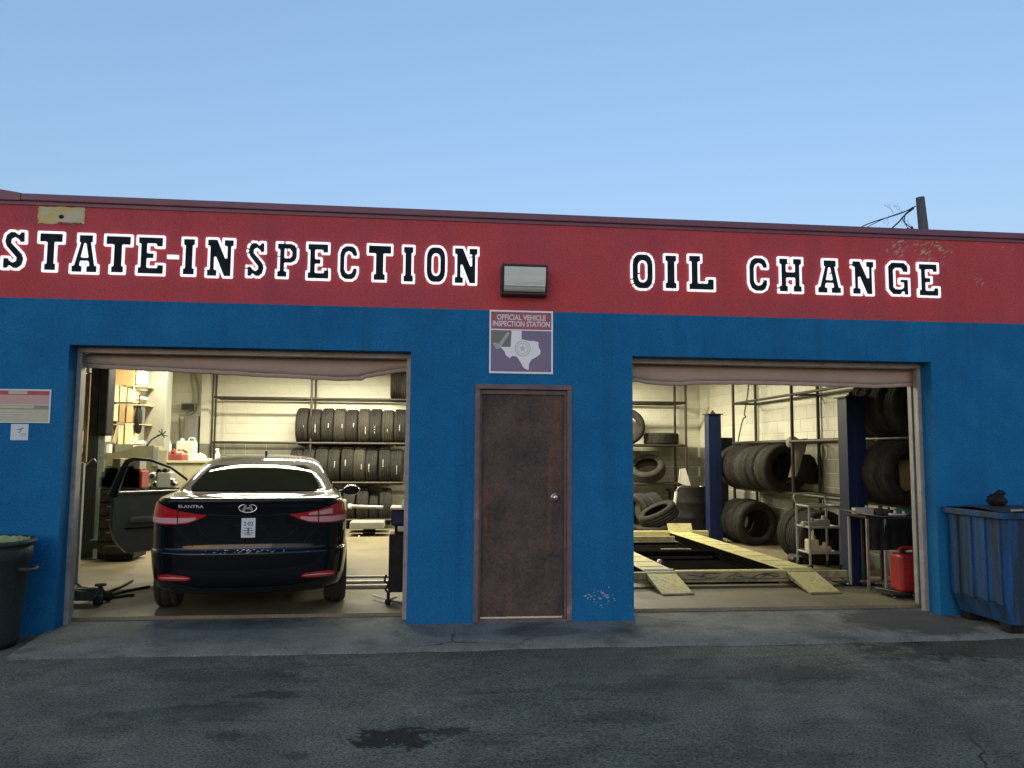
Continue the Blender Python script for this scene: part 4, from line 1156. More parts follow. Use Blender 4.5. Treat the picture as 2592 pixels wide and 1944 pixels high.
kinds = ['b', 'a', 'c', 'a', 'c', 'a2', 'b', 'a', 'b']
for i in range(9):
    me, r_, w_ = TY[kinds[i]]
    x += w_ / 2
    tyre(kinds[i], (x, YF + .25, zs_[2] + r_ - .05), (0, 0, rnd.uniform(-.04, .04)), f'{ORD[i]} tyre from the left in the second row down behind the sedan', 'tyres in the second row behind the sedan',
         (rnd.uniform(0, .35), rnd.randint(5, 9), w_ * rnd.uniform(-.2, .25)) if i > 1 else None)
    x += w_ / 2 + .006
x = at(842, 1260, YF).x
for i, k in enumerate(['d', 'b', 'a', 'd', 'b']):
    me, r_, w_ = TY[k]
    x += w_ / 2
    tyre(k, (x, YF + .28, zs_[3] + r_ - .12), (0, 0, rnd.uniform(-.05, .05)), f'{ORD[i]} tyre from the left in the bottom row right of the sedan', 'tyres in the bottom row right of the sedan')
    x += w_ / 2 + .01
# the two tyres at the top right above the upper row
for i, (px, k) in enumerate(((1003, 'c'), (1026, 'b2'))):
    p = at(px, 985, YF + .1)
    tyre(k, (p.x, YF + .30, zs_[0] + .02 + TY[k][1]), (0, 0, .05), ('dark tyre', 'brown dusty tyre')[i] + ' on the top shelf beside the blue pier, above the upper row', 'tyres on the top shelf')
# steel bar and axle-like machine under the rack
o_ = thing('steel_bar', 'pale steel bar lying below the bottom tyre row right of the sedan', 'bar', at(925, 1287, 7.6))
obj('bar', MB().tube([at(883, 1281, 7.6) - o_.location, at(970, 1284, 7.6) - o_.location], .032, 10), M['steel'], o_)
obj('end_cap', MB().tube([at(881, 1281, 7.6) - o_.location, at(890, 1281.5, 7.6) - o_.location], .042, 10), M['white'], o_)
p = at_z(930, 1372, 0)
ym = 7.2
o_ = thing('wheel_balancer', 'greasy dark balancing machine with a roller on the floor below the tyre rack', 'machine', (at(935, 1350, ym).x, ym, 0))
X_ = o_.location.x
q = lambda px, py: at(px, py, ym) - o_.location
obj('base', MB().box(q(888, 0).x, q(986, 0).x, -.2, .25, 0.06, q(930, 1345).z, b=.03), M['darkclutter'], o_)
obj('top_plate', MB().box(q(890, 0).x, q(975, 0).x, -.26, .2, q(930, 1336).z, q(930, 1318).z, b=.02), M['boxgrey'], o_)
rc = q(933, 1347)
obj('roller', MB().lathe([(0, -.3), (.10, -.3), (.11, -.26), (.11, -.1), (.05, -.1)], 24, Matrix.Translation((rc.x, -.02, rc.z)) @ Matrix.Rotation(R(90), 4, 'X')), M['darkclutter'], o_)
for k in range(7):
    pp = q(888 + k * 6, 1358 + rnd.uniform(-3, 3))
    obj('bolt', MB().lathe([(0, .03), (.022, .025), (.025, 0)], 8, Matrix.Translation((pp.x, -.27, pp.z)) @ Matrix.Rotation(R(90), 4, 'X')), M['steel'], o_)

# floor rails right of the sedan
o_ = thing('floor_rail', 'worn steel track set across the floor right of the sedan', 'floor rail', (at_z(925, 1470).x, at_z(925, 1470).y, 0))
for i, py in enumerate((1460, 1474, 1487)):
    pa, pb = at_z(872, py, .01), at_z(985, py - 2, .01)
    obj('rail', MB().box(pa.x - o_.location.x, pb.x - o_.location.x, pa.y - o_.location.y - .03, pa.y - o_.location.y + .03, .001, .02 + .008 * i, b=.004), M['steel'] if i == 1 else M['jamb'], o_)
# black gas-analyser stand just inside the right jamb
ys = .75
b0 = at_z(985, 1530, 0)
st = thing('equipment_stand', 'tall black equipment stand just inside the right jamb of the car bay', 'equipment stand', (at(1008, 1500, ys).x, ys, 0))
q = lambda px, py: at(px, py, ys) - st.location
obj('cabinet', MB().box(q(987, 0).x, q(1040, 0).x, 0, .30, q(1000, 1500).z, q(1000, 1352).z, b=.012), M['black'], st)
obj('column', MB().box(q(984, 0).x, q(992, 0).x, -.02, .02, 0.02, q(1000, 1500).z + .02), M['black'], st)
obj('head', MB().box(q(992, 0).x, q(1040, 0).x, -.05, .25, q(1000, 1330).z, q(1000, 1288).z, b=.02), M['liftblue'], st)
obj('neck', MB().box(q(1000, 0).x, q(1040, 0).x, .06, .18, q(1000, 1354).z, q(1000, 1328).z), M['black'], st)
obj('tray', MB().box(q(990, 0).x, q(1040, 0).x, -.10, .25, q(1000, 1288).z, q(1000, 1283).z), M['steel'], st)
obj('bottle', MB().lathe([(0, 0), (.016, 0), (.016, .05), (.007, .06), (.007, .075), (0, .075)], 12, Matrix.Translation((q(1022, 0).x, -.05, q(1022, 1283).z))), M['white'], st)
for pa, pb in (((945, 1507), (985, 1519)), ((985, 1520), (1018, 1528)), ((985, 1520), (1005, 1510))):
    A = at_z(*pa, .035) - st.location; B = at_z(*pb, .035) - st.location
    obj('foot', MB().tube([A, B], .012, 8), M['white'] if pa[0] == 945 else M['steel'], st)
A = at_z(982, 1524, .03) - st.location
obj('castor', MB().lathe([(0, -.015), (.03, -.015), (.03, .015), (0, .015)], 14, Matrix.Translation((A.x, A.y, .032)) @ Matrix.Rotation(R(90), 4, 'X')), M['black'], st)
obj('probe_hose', rope([q(978, 1455), q(974, 1470), q(982, 1480), q(976, 1492), q(984, 1500), q(990, 1490)], .010, 8), M['black'], st)
obj('clamp', MB().box(q(1008, 0).x, q(1028, 0).x, -.06, .0, q(1015, 1345).z, q(1015, 1330).z, b=.008), M['steel'], st)

# ================================================================== LEFT BAY, LEFT SIDE
# two-post lift column
yc = 4.4
cb = at_z(228, 1411)
lp = thing('lift_column', 'dark green two-post lift column at the left side of the car bay', 'lift column', (-4.42, yc, 0))
q = lambda px, py, y=yc: at(px, py, y) - lp.location
x0_, x1_ = q(211, 1300).x, q(248, 1300).x
mb = MB().prism([(x0_, -.11), (x1_, -.11), (x1_, .11), (x1_ - .06, .11), (x1_ - .06, -.05), (x0_ + .06, -.05), (x0_ + .06, .11), (x0_, .11)], lambda u, v, d: Vector((u, v, d)), .012, 3.05)
obj('column', mb, M['liftgreen'], lp)
obj('base_plate', MB().box(x0_ - .12, x1_ + .12, -.2, .2, 0, .012), M['liftgreen'], lp)
obj('cable_cover', MB().box(x0_ - .075, x0_ - .002, -.09, .0, .10, 1.05, b=.01), M['jamb'], lp)
obj('carriage', MB().box(x1_ - .02, x1_ + .10, -.13, .13, 1.66, 2.9, b=.02), M['black'], lp)
obj('carriage_pad', MB().box(x0_ + .01, x1_ - .02, -.125, -.112, 1.66, 2.9, b=.004), M['black'], lp)
obj('swing_arm', MB().box(x1_ - .02, x1_ + .12, -.20, -.10, .14, .26, b=.015), M['liftgreen'], lp)
obj('hose', rope([(x0_ - .02, -.13, 1.35), (x0_ + .05, -.15, 1.25), (x0_ + .15, -.15, 1.34), (x1_, -.14, 1.30), (x1_ + .06, -.13, 1.38)], .012), M['steel'], lp)

# shelf of cartons by the left wall
yb = 6.0
shf = thing('carton_shelf', 'shelf behind the lift column carrying stacked cartons', 'shelf', (at(300, 1140, yb).x, yb, 0))
q = lambda px, py, y=yb: at(px, py, y) - shf.location
xa, xb = q(255, 1140).x, q(362, 1140).x
levels = [at(300, 1146, yb).z, at(300, 1072, yb).z, at(300, 1022, yb).z, at(300, 975, yb).z]
obj('board', MB().box(xa, xb, 0, .5, levels[0] - .12, levels[0] - .004), M['cardboard'], shf)
for z in levels[1:]: obj('board', MB().box(xa + .02, xb, .04, .5, z - .02, z - .004), M['tape'], shf)
for x in (xa, xb - .03): obj('upright', MB().box(x, x + .03, .46, .5, 0, 3.1), M['jamb'], shf)
def carton(px0, px1, py0, py1, y, m, label, d=.32, tilt=0):
    a, b = at(px0, py1, y), at(px1, py0, y)
    c_ = thing('carton', label, 'carton', ((a.x + b.x) / 2, y, a.z + .002), 0, 'cartons on the shelf')
    w_, h_ = (b.x - a.x) / 2 - .004, b.z - a.z - .006
    c_.rotation_euler = (0, tilt, 0)
    bx_ = obj('box', MB().box(-w_, w_, 0, d, 0, h_, b=.004), M[m], c_)
    obj('tape', MB().box(-w_ * .12, w_ * .12, -.0015, .0, h_ * .62, h_ - .006), M['tape'], c_)
    obj('flap_seam', MB().box(-w_ + .008, w_ - .008, -.001, .0, h_ - .014, h_ - .010), M['cardboard'], c_)
    return c_
for (a, b, c_, d_, m, l) in [
    (262, 283, 966, 1018, 'cartonwhite', 'tall pale carton on the left of the top carton row'), (284, 302, 972, 1018, 'carton', 'cream carton second from the left in the top carton row'),
    (302, 321, 974, 1018, 'carton', 'cream carton third from the left in the top carton row'), (321, 339, 977, 1018, 'carton', 'cream carton at the right end of the top carton row'),
    (261, 278, 1012, 1058, 'cartonwhite', 'pinkish white carton on the left of the middle carton row'), (279, 299, 1022, 1066, 'carton', 'cream carton with print in the middle carton row'),
    (300, 317, 1022, 1070, 'cardboard', 'brown carton in the middle carton row'), (318, 335, 1026, 1070, 'orangeboard', 'orange carton at the right end of the middle carton row'),
    (258, 277, 1060, 1118, 'cartonwhite', 'long white carton on the left of the lowest carton row'), (314, 335, 1071, 1125, 'carton', 'wide cream carton at the right end of the lowest carton row'),
    (297, 312, 1076, 1125, 'carton', 'narrow cream carton in the lowest carton row')]:
    carton(a, b, c_, d_, yb - (.06 if a < 265 else 0), M and m, l)
carton(281, 296, 1074, 1122, yb + .02, 'tape', 'tan carton leaning over in the lowest carton row', .2, R(14))
carton(268, 279, 1124, 1147, yb - .12, 'cartonwhite', 'small white carton at the front below the carton rows', .1)
pa, pb = at(265, 980, yb), at(340, 930, yb)
ob = thing('orange_board', 'orange-brown board lying on top of the carton rows', 'board', ((pa.x + pb.x) / 2, yb, pa.z))
obj('board', MB().prism([(-(pb.x - pa.x) / 2, .10), ((pb.x - pa.x) / 2, -.03), ((pb.x - pa.x) / 2, .42), (-(pb.x - pa.x) / 2, .42)], fw, 0, .05), M['orangeboard'], ob)
# narrow stack to the right of the cartons
for i, (py0, py1, m, l, px0, px1) in enumerate([(938, 973, 'cartonwhite', 'upper white box in the narrow stack left of the grey pillar', 343, 364), (975, 987, 'cartonwhite', 'flat white box in the narrow stack left of the grey pillar', 343, 362),
                                   (1003, 1010, 'cartonwhite', 'thin white tray in the narrow stack left of the grey pillar', 342, 361), (1115, 1124, 'cartonwhite', 'flat white box near the foot of the narrow stack', 335, 357), (1126, 1134, 'cartonwhite', 'lowest flat white box of the narrow stack', 336, 356)]):
    carton(px0, px1, py0, py1, yb + .1, m, l, .25)
pa, pb = at(340, 1098, yb + .1), at(361, 1018, yb + .1)
bb = thing('black_bag', 'black bag hanging left of the grey pillar', 'bag', ((pa.x + pb.x) / 2, yb + .1, pa.z))
w_, h_ = (pb.x - pa.x) / 2, pb.z - pa.z
obj('bag', MB().grid([[Vector((w_ * r * math.cos(2 * PI * k / 14), .08 * math.sin(2 * PI * k / 14) * r, h_ * z)) for k in range(15)] for r, z in ((.1, 0), (.75, .03), (1, .2), (1, .5), (.85, .72), (.35, .93), (.12, 1.0))]), M['black'], bb)
obj('strap', MB().tube([(0, 0, h_), (0, 0, h_ + .12)], .008, 6), M['black'], bb)
# grey pillar, conduits, breaker box, grey recess door
pa, pb = at(362, 1150, 6.4), at(414, 1150, 6.4)
gp = thing('square_pillar', 'grey square pillar between the cartons and the conduits', 'pillar', ((pa.x + pb.x) / 2, 6.4, 0))
obj('shaft', MB().box(-(pb.x - pa.x) / 2, (pb.x - pa.x) / 2, 0, .3, 0.0, ZC, b=.006), M['pillargrey'], gp)
yw = YB - .02
eb = thing('breaker_box', 'small grey breaker box with conduits on the back wall', 'electrical box', (at(472, 1030, yw).x, yw, at(472, 1036, yw).z))
q = lambda px, py, y=yw: at(px, py, y) - eb.location
obj('box', MB().box(q(454, 0).x, q(490, 0).x, -.14, 0, q(470, 1038).z, q(470, 1021).z, b=.006), M['boxgrey'], eb)
obj('cover', MB().box(q(458, 0).x, q(488, 0).x, -.147, -.141, q(470, 1037).z, q(470, 1024).z), M['blackmetal'], eb)
obj('conduit', rope([q(481, 900), q(483, 950), q(488, 985), q(490, 1010), q(489, 1025)], .02), M['conduit'], eb)
obj('conduit', rope([q(487, 900), q(490, 945), q(500, 975), q(502, 1010), q(497, 1032), q(484, 1040), q(470, 1046)], .02), M['conduit'], eb)
obj('conduit', rope([q(500, 1030), q(487, 1047), q(465, 1052), q(455, 1056), q(454, 1118)], .016), M['conduit'], eb)
gd = thing('grey_cabinet', 'tall grey steel cabinet under the breaker box', 'cabinet', (at(472, 1100, 8.7).x, 8.7, 0))
q = lambda px, py, y=8.7: at(px, py, y) - gd.location
obj('shell', MB().box(q(457, 0).x, q(490, 0).x, 0, .22, 0, q(470, 1052).z, b=.008), M['boxgrey'], gd)
obj('door_panel', MB().box(q(460, 0).x, q(487, 0).x, -.008, -.0005, .2, q(470, 1058).z), M['boxgrey'], gd)
# pilaster strip at the corner of the wall
pc_ = thing('wall_pilaster', 'cream wall pilaster just left of the tyre rack post', 'pilaster', (at(508, 1000, 8.8).x, 8.8, 0))
q = lambda px, py, y=8.8: at(px, py, y) - pc_.location
obj('pilaster', MB().box(q(500, 0).x, q(520, 0).x, 0, .17, ZD + .002, ZC), M['cream'], pc_)
obj('pilaster_foot', MB().box(q(500, 0).x, q(520, 0).x, 0, .17, 0, ZD), M['dado'], pc_)

# bench behind the car with its clutter
yk = 6.6
bc = thing('workbench', 'beige cabinet workbench behind the open car door', 'workbench', (at(465, 1180, yk).x, yk, 0))
q = lambda px, py, y=yk: at(px, py, y) - bc.location
obj('carcass', MB().box(q(398, 0).x, q(528, 0).x, .02, .6, .02, q(460, 1172).z, b=.01), M['beige'], bc)
obj('worktop', MB().box(q(395, 0).x, q(531, 0).x, -.03, .62, q(460, 1172).z + .002, q(460, 1166).z, b=.006), M['beige'], bc)
obj('cabinet_door', MB().box(q(400, 0).x, q(462, 0).x, 0.0, .018, .1, q(460, 1180).z), M['beige'], bc)
obj('cabinet_door', MB().box(q(464, 0).x, q(526, 0).x, 0.0, .018, .1, q(460, 1180).z), M['beige'], bc)
zt = at(460, 1166, yk).z
def onbench(px, dz=0): p = at(px, 1166, yk); return Vector((p.x, yk + .15, zt + .002 + dz))
o_ = thing('red_tool_box', 'open red tool box full of parts on the workbench', 'tool box', onbench(428))
q = lambda px, py, y=yk + .15: at(px, py, y) - o_.location
obj('tray', MB().box(q(388, 0).x, q(462, 0).x, -.1, .2, 0, .10, b=.01), M['redtool'], o_)
for i in range(26):
    x, y, z = rnd.uniform(q(390, 0).x, q(460, 0).x), rnd.uniform(-.08, .16), .09 + rnd.uniform(0, .07)
    a = Matrix.Translation((x, y, z)) @ Matrix.Rotation(rnd.uniform(-1, 1), 4, 'Y') @ Matrix.Rotation(rnd.uniform(0, 3), 4, 'Z')
    obj('part', MB().box(-rnd.uniform(.02, .07), rnd.uniform(.02, .07), -.015, .015, -.012, rnd.uniform(.01, .03), a, b=.004), M[rnd.choice(['redtool', 'redtool', 'darkclutter', 'blackmetal', 'whitecloth'])], o_)
for px, r_ in ((423, .012), (402, .014)):
    obj('rod', MB().tube([q(px, 1160), q(px, 1100 if px == 402 else 1118)], r_, 8), M['blackmetal'], o_)
o_ = thing('spray_can', 'slim white bottle standing on the red tool box', 'bottle', onbench(420, .11))
obj('bottle', MB().lathe([(0, 0), (.028, 0), (.03, .01), (.03, .16), (.012, .19), (.012, .22), (0, .22)], 16), M['cartonwhite'], o_)
o_ = thing('plastic_jug', 'pale green translucent jug behind the red tool box', 'jug', onbench(451) + Vector((0, .3, 0)))
obj('jug', MB().box(-.16, .16, -.1, .1, 0, .33, b=.04), M['lightgreen'], o_)
obj('cap', MB().lathe([(0, .37), (.03, .37), (.03, .33)], 14, Matrix.Translation((-.08, 0, 0))), M['white'], o_)
obj('handle', rope([(.02, 0, .33), (.05, 0, .38), (.12, 0, .37), (.14, 0, .32)], .014), M['lightgreen'], o_)
o_ = thing('white_tray', 'white tray heaped with pale rags on the workbench', 'tray', onbench(500))
q = lambda px, py, y=yk + .15: at(px, py, y) - o_.location
obj('tray', MB().box(q(478, 0).x, q(526, 0).x, -.12, .2, 0, .035, b=.008), M['white'], o_)
for px, s in ((494, .05), (503, .06), (512, .04), (486, .03)):
    obj('rag', MB().grid([[Vector((q(px, 0).x + s * 1.5 * r * math.cos(2 * PI * k / 10) * rnd.uniform(.8, 1.2), s * r * math.sin(2 * PI * k / 10), .036 + s * 1.6 * z)) for k in range(10)] + [Vector((q(px, 0).x, 0, .036 + s * 1.6 * z))] for r, z in ((1, 0), (.8, .5), (.4, .85), (.05, 1))]), M['carton'], o_)
o_ = thing('spray_bottle', 'white spray bottle at the right end of the workbench', 'bottle', onbench(531, -.02) + Vector((.06, .1, 0)))
obj('bottle', MB().lathe([(0, 0), (.04, 0), (.042, .02), (.04, .12), (.018, .17), (.018, .19)], 16), M['white'], o_)
obj('trigger', MB().box(-.04, .02, -.015, .015, .19, .225, b=.006), M['cartonwhite'], o_)
# olive sheet-metal hood in front of the bench
yo = 5.6
o_ = thing('machine_hood', 'olive sheet-metal machine hood beside the workbench', 'machine', (at(335, 1200, yo).x, yo, 0))
q = lambda px, py, y=yo: at(px, py, y) - o_.location
pts_ = [(q(262, 0).x, q(262, 1148).z), (q(285, 0).x, q(285, 1146).z), (q(318, 0).x, q(318, 1137).z), (q(345, 0).x, q(345, 1127).z), (q(382, 0).x, q(382, 1128).z), (q(396, 0).x, q(396, 1140).z), (q(398, 0).x, .3), (q(262, 0).x, .3)]
obj('hood', MB().prism(pts_, fw, 0, .4), M['olive'], o_)
obj('side_panel', MB().box(q(384, 0).x, q(397, 0).x, -.02, -.001, q(390, 1180).z, q(390, 1131).z), M['boxgrey'], o_)
obj('stand', MB().box(q(270, 0).x, q(392, 0).x, .05, .35, 0, .299), M['black'], o_)
obj('wire_sprig', rope([q(372, 1128), q(385, 1112), q(400, 1104), q(412, 1098)], .012, 6), M['cable'], o_)
for dx, dz in ((-8, -10), (0, -14), (10, -8), (14, 4), (-14, 2), (6, 8)):
    obj('wire_end', MB().tube([q(410, 1100), q(410 + dx, 1100 + dz)], .009, 5), M['cable'], o_)
# dark tool chest and greasy clutter below the door
yt = 3.95
o_ = thing('tool_chest', 'dark greasy tool chest between the lift column and the open car door', 'tool chest', (at(290, 1400, yt).x, yt, 0))
q = lambda px, py, y=yt: at(px, py, y) - o_.location
obj('chest', MB().box(q(252, 0).x, q(345, 0).x, 0, .5, .03, q(300, 1235).z, b=.02), M['black'], o_)
for i in range(5):
    z0_ = .1 + i * .17
    dwr = obj('drawer', MB().box(q(256, 0).x, q(341, 0).x, -.018, -.001, z0_, z0_ + .15, b=.006), M['darkclutter'], o_)
    obj('handle', MB().tube([(q(275, 0).x, -.035, z0_ + .11), (q(322, 0).x, -.035, z0_ + .11)], .008, 6), M['steel'], dwr)
for i in range(20):
    x = rnd.uniform(q(252, 0).x, q(340, 0).x); z = q(300, 1235).z + rnd.uniform(0, .25) * .8; h_ = rnd.uniform(.05, .2)
    obj('stacked_part', MB().box(x - rnd.uniform(.03, .09), x + rnd.uniform(.03, .09), .05, .3, q(300, 1235).z + .001, z + h_, b=.01), M[rnd.choice(['darkclutter', 'black', 'olive', 'redtool', 'boxgrey'])], o_)
# engine parts seen through the door window
ye = 5.3
o_ = thing('engine_block', 'grey engine block on a stand seen through the open door window', 'engine', (at(400, 1215, ye).x, ye, 0))
q = lambda px, py, y=ye: at(px, py, y) - o_.location
obj('stand', MB().box(q(350, 0).x, q(445, 0).x, 0, .3, 0, q(400, 1236).z, b=.01), M['black'], o_)
obj('block', MB().box(q(395, 0).x, q(430, 0).x, 0, .3, q(400, 1236).z + .002, q(400, 1195).z, b=.02), M['boxgrey'], o_)
for px, py, s in ((385, 1205, .06), (402, 1192, .05), (418, 1190, .04), (392, 1225, .05), (412, 1228, .05), (432, 1218, .05), (372, 1230, .04), (440, 1225, .04)):
    p = q(px, py); obj('fitting', MB().lathe([(0, -.1), (s, -.1), (s, -.02), (s * .6, .0)], 14, Matrix.Translation((p.x, 0, p.z)) @ Matrix.Rotation(R(90), 4, 'X')), M[rnd.choice(['steel', 'jamb', 'darkclutter'])], o_)
# wall shelf of bottles and boards just inside the left jamb
ysf = .9
o_ = thing('wall_shelf', 'narrow shelf with bottles just inside the left jamb of the car bay', 'shelf', (at(190, 1150, 2.2).x, 2.2, 0))
q = lambda px, py, y=2.2: at(px, py, y) - o_.location
obj('backboard', MB().box(q(178, 0).x, q(208, 0).x, .05, .08, q(190, 1170).z, q(190, 945).z), M['cardboard'], o_)
obj('shelf_board', MB().box(q(176, 0).x, q(202, 0).x, -.06, .05, q(190, 1152).z, q(190, 1148).z), M['blackmetal'], o_)
obj('stand_post', MB().box(q(196, 0).x, q(208, 0).x, .0, .05, 0, q(190, 1172).z), M['jamb'], o_)
obj('stand_post', MB().box(q(180, 0).x, q(186, 0).x, .0, .05, 0, q(190, 1172).z), M['darkclutter'], o_)
obj('socket_box', MB().box(q(193, 0).x, q(211, 0).x, -.01, .05, q(200, 943).z, q(200, 929).z, b=.004), M['cartonwhite'], o_)
sb_ = Vector((at(193, 1148, 2.15).x, 2.18, at(193, 1148, 2.15).z))
o_ = thing('detergent_bottle', 'white and green detergent bottle on the shelf inside the left jamb', 'bottle', sb_)
obj('bottle', MB().lathe([(0, 0), (.045, 0), (.048, .02), (.048, .14)], 18), M['lightgreen'], o_)
obj('upper_bottle', MB().lathe([(.048, .141), (.048, .25), (.02, .29), (.02, .33), (0, .33)], 18), M['white'], o_)
obj('label', MB().lathe([(.0495, .06), (.0495, .10)], 18), M['teal'], o_)
o_ = thing('small_carton', 'small pinkish carton below the bottle shelf inside the left jamb', 'carton', at(188, 1167, 2.15))
obj('box', MB().box(-.05, .05, 0, .05, 0, .07, b=.004), M['cartonwhite'], o_)
obj('tape', MB().box(-.008, .008, -.0012, 0, .0, .07), M['tape'], o_)
# red trolley jack, its parts and the air hoses on the floor
jp = at_z(180, 1520)
jk = thing('trolley_jack', 'red and black trolley jack on the floor just inside the left jamb', 'jack', (at_z(185, 1530).x, at_z(185, 1530).y, 0))
q = lambda px, py, z=.0: at_z(px, py, z) - jk.location
obj('side_plate', MB().prism([(-.28, .05), (.28, .05), (.30, .10), (.05, .15), (-.20, .13)], fw, -.10, -.085), M['darkclutter'], jk)
obj('side_plate', MB().prism([(-.28, .05), (.28, .05), (.30, .10), (.05, .15), (-.20, .13)], fw, .085, .10), M['darkclutter'], jk)
obj('ram_housing', MB().tube([(-.30, 0, .13), (-.12, 0, .12)], .06, 12), M['redtool'], jk)
obj('lift_arm', MB().box(-.1, .26, -.04, .04, .09, .15, b=.01), M['darkclutter'], jk)
obj('saddle', MB().lathe([(0, .19), (.05, .19), (.05, .17), (.02, .165), (.02, .14)], 16, Matrix.Translation((.24, 0, 0))), M['darkclutter'], jk)
obj('handle_socket', MB().tube([(-.30, 0, .12), (-.38, .02, .42)], .022, 8), M['redtool'], jk)
for x, y in ((.27, -.12), (.27, .12), (-.24, -.12), (-.24, .12)):
    obj('wheel', MB().lathe([(0, -.018), (.045, -.018), (.048, 0), (.045, .018), (0, .018)], 16, Matrix.Translation((x, y, .05)) @ Matrix.Rotation(R(90), 4, 'X')), M['black'], jk)
def floor_hose(label, pp, r=.013, z=.014):
    h = thing('air_hose', label, 'hose', (at_z(*pp[0]).x, at_z(*pp[0]).y, 0), 0, 'air hoses on the floor')
    obj('hose', rope([at_z(a, b, z) - h.location for a, b in pp], r, 10, 7), M['black'], h)
    obj('coupling', MB().tube([at_z(*pp[0], z) - h.location, at_z(pp[0][0] + 6, pp[0][1], z) - h.location], r * 1.5, 8), M['steel'], h)
floor_hose('upper black air hose running from the jack to the sedan', [(215, 1506), (250, 1504), (300, 1488), (335, 1470)])
floor_hose('middle black air hose running from the jack to the sedan', [(222, 1514), (262, 1512), (310, 1498), (378, 1485)], .015)
floor_hose('lower black air hose lying between the jack and the sedan', [(228, 1517), (270, 1515), (315, 1508), (340, 1506)], .015)
floor_hose('thin air hose looping behind the jack', [(172, 1476), (195, 1478), (208, 1488), (222, 1500)], .010)

# ================================================================== RIGHT BAY: DRIVE-ON LIFT
YN, YFAR = 1.6, 5.85
lift = thing('drive_on_lift', 'four-post drive-on lift with blue posts and worn yellow runways in the right bay', 'car lift', (3.35, YN, 0))
LO = Vector(lift.location)
ZRW = at(1800, 1443, YN).z
def lift_post(px0, px1, py_top, y, name='post'):
    a, b = at(px0, py_top, y), at(px1, py_top, y)
    cx, hw_ = (a.x + b.x) / 2 - LO.x, (b.x - a.x) / 2
    yy = y - LO.y; top = a.z
    m_ = MB().prism([(cx - hw_, -.10 + yy), (cx + hw_, -.10 + yy), (cx + hw_, .10 + yy), (cx + hw_ * .35, .10 + yy), (cx + hw_ * .35, .07 + yy), (cx + hw_ * .88, .07 + yy), (cx + hw_ * .88, -.07 + yy), (cx - hw_ * .88, -.07 + yy), (cx - hw_ * .88, .07 + yy), (cx - hw_ * .35, .07 + yy), (cx - hw_ * .35, .10 + yy), (cx - hw_, .10 + yy)], lambda u, v, d: Vector((u, v, d)), .014, top)
    p_ = obj(name, m_, M['liftblue'], lift)
    obj('face_rib', MB().box(cx - hw_ * .25, cx + hw_ * .2, yy - .108, yy - .1005, .05, top - .02, b=.003), M['liftblue'], p_)
    obj('base_plate', MB().box(cx - hw_ - .10, cx + hw_ + .10, yy - .17, yy + .17, 0, .0135), M['black'], p_)
    obj('top_cap', MB().box(cx - hw_ - .03, cx + hw_ + .03, yy - .13, yy + .13, top + .001, top + .016), M['liftblue'], p_)
    obj('cable_nut', MB().lathe([(0, .06), (.018, .058), (.02, .03), (.045, .028), (.045, 0)], 12, Matrix.Translation((cx, yy, top + .0165))), M['blackmetal'], p_)
    for sx in (-1, 1): obj('anchor_bolt', MB().lathe([(0, .05), (.012, .048), (.014, .02), (.024, .018), (.024, 0)], 10, Matrix.Translation((cx + sx * (hw_ + .06), yy - .12, .014))), M['steel'], p_)
    return cx, hw_
cn, hn_ = lift_post(2130, 2176, 1008, YN)
cf, hf_ = lift_post(1788, 1819, 1050, YFAR)
# the two posts on the pier side
for yy in (0, YFAR - YN):
    x_ = -1.62
    pp_ = obj('post', MB().box(x_ - .10, x_ + .10, yy - .1, yy + .1, .014, 2.12, b=.008), M['liftblue'], lift)
    obj('base_plate', MB().box(x_ - .2, x_ + .2, yy - .17, yy + .17, 0, .0135), M['black'], pp_)
L0, L1 = at(1632, 1440, YN).x - LO.x, at(1706, 1440, YN).x - LO.x
R0 = at(1985, 1441, YN).x - LO.x; R1 = R0 + .36
LEN = YFAR - YN - .05
for x0_, x1_ in ((L0, L1), (R0, R1)):
    rw_ = obj('runway', MB().box(x0_, x1_, .03, LEN, ZRW - .012, ZRW, b=.003), M['liftyellow'], lift)
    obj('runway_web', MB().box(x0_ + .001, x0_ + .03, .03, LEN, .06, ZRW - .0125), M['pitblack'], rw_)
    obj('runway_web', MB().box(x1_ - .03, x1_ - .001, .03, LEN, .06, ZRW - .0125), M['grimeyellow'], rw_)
    for k in range(9): obj('tread_bar', MB().box(x0_ + .03, x1_ - .03, .3 + k * .42, .31 + k * .42, ZRW + .0003, ZRW + .005), M['liftyellow'], rw_)
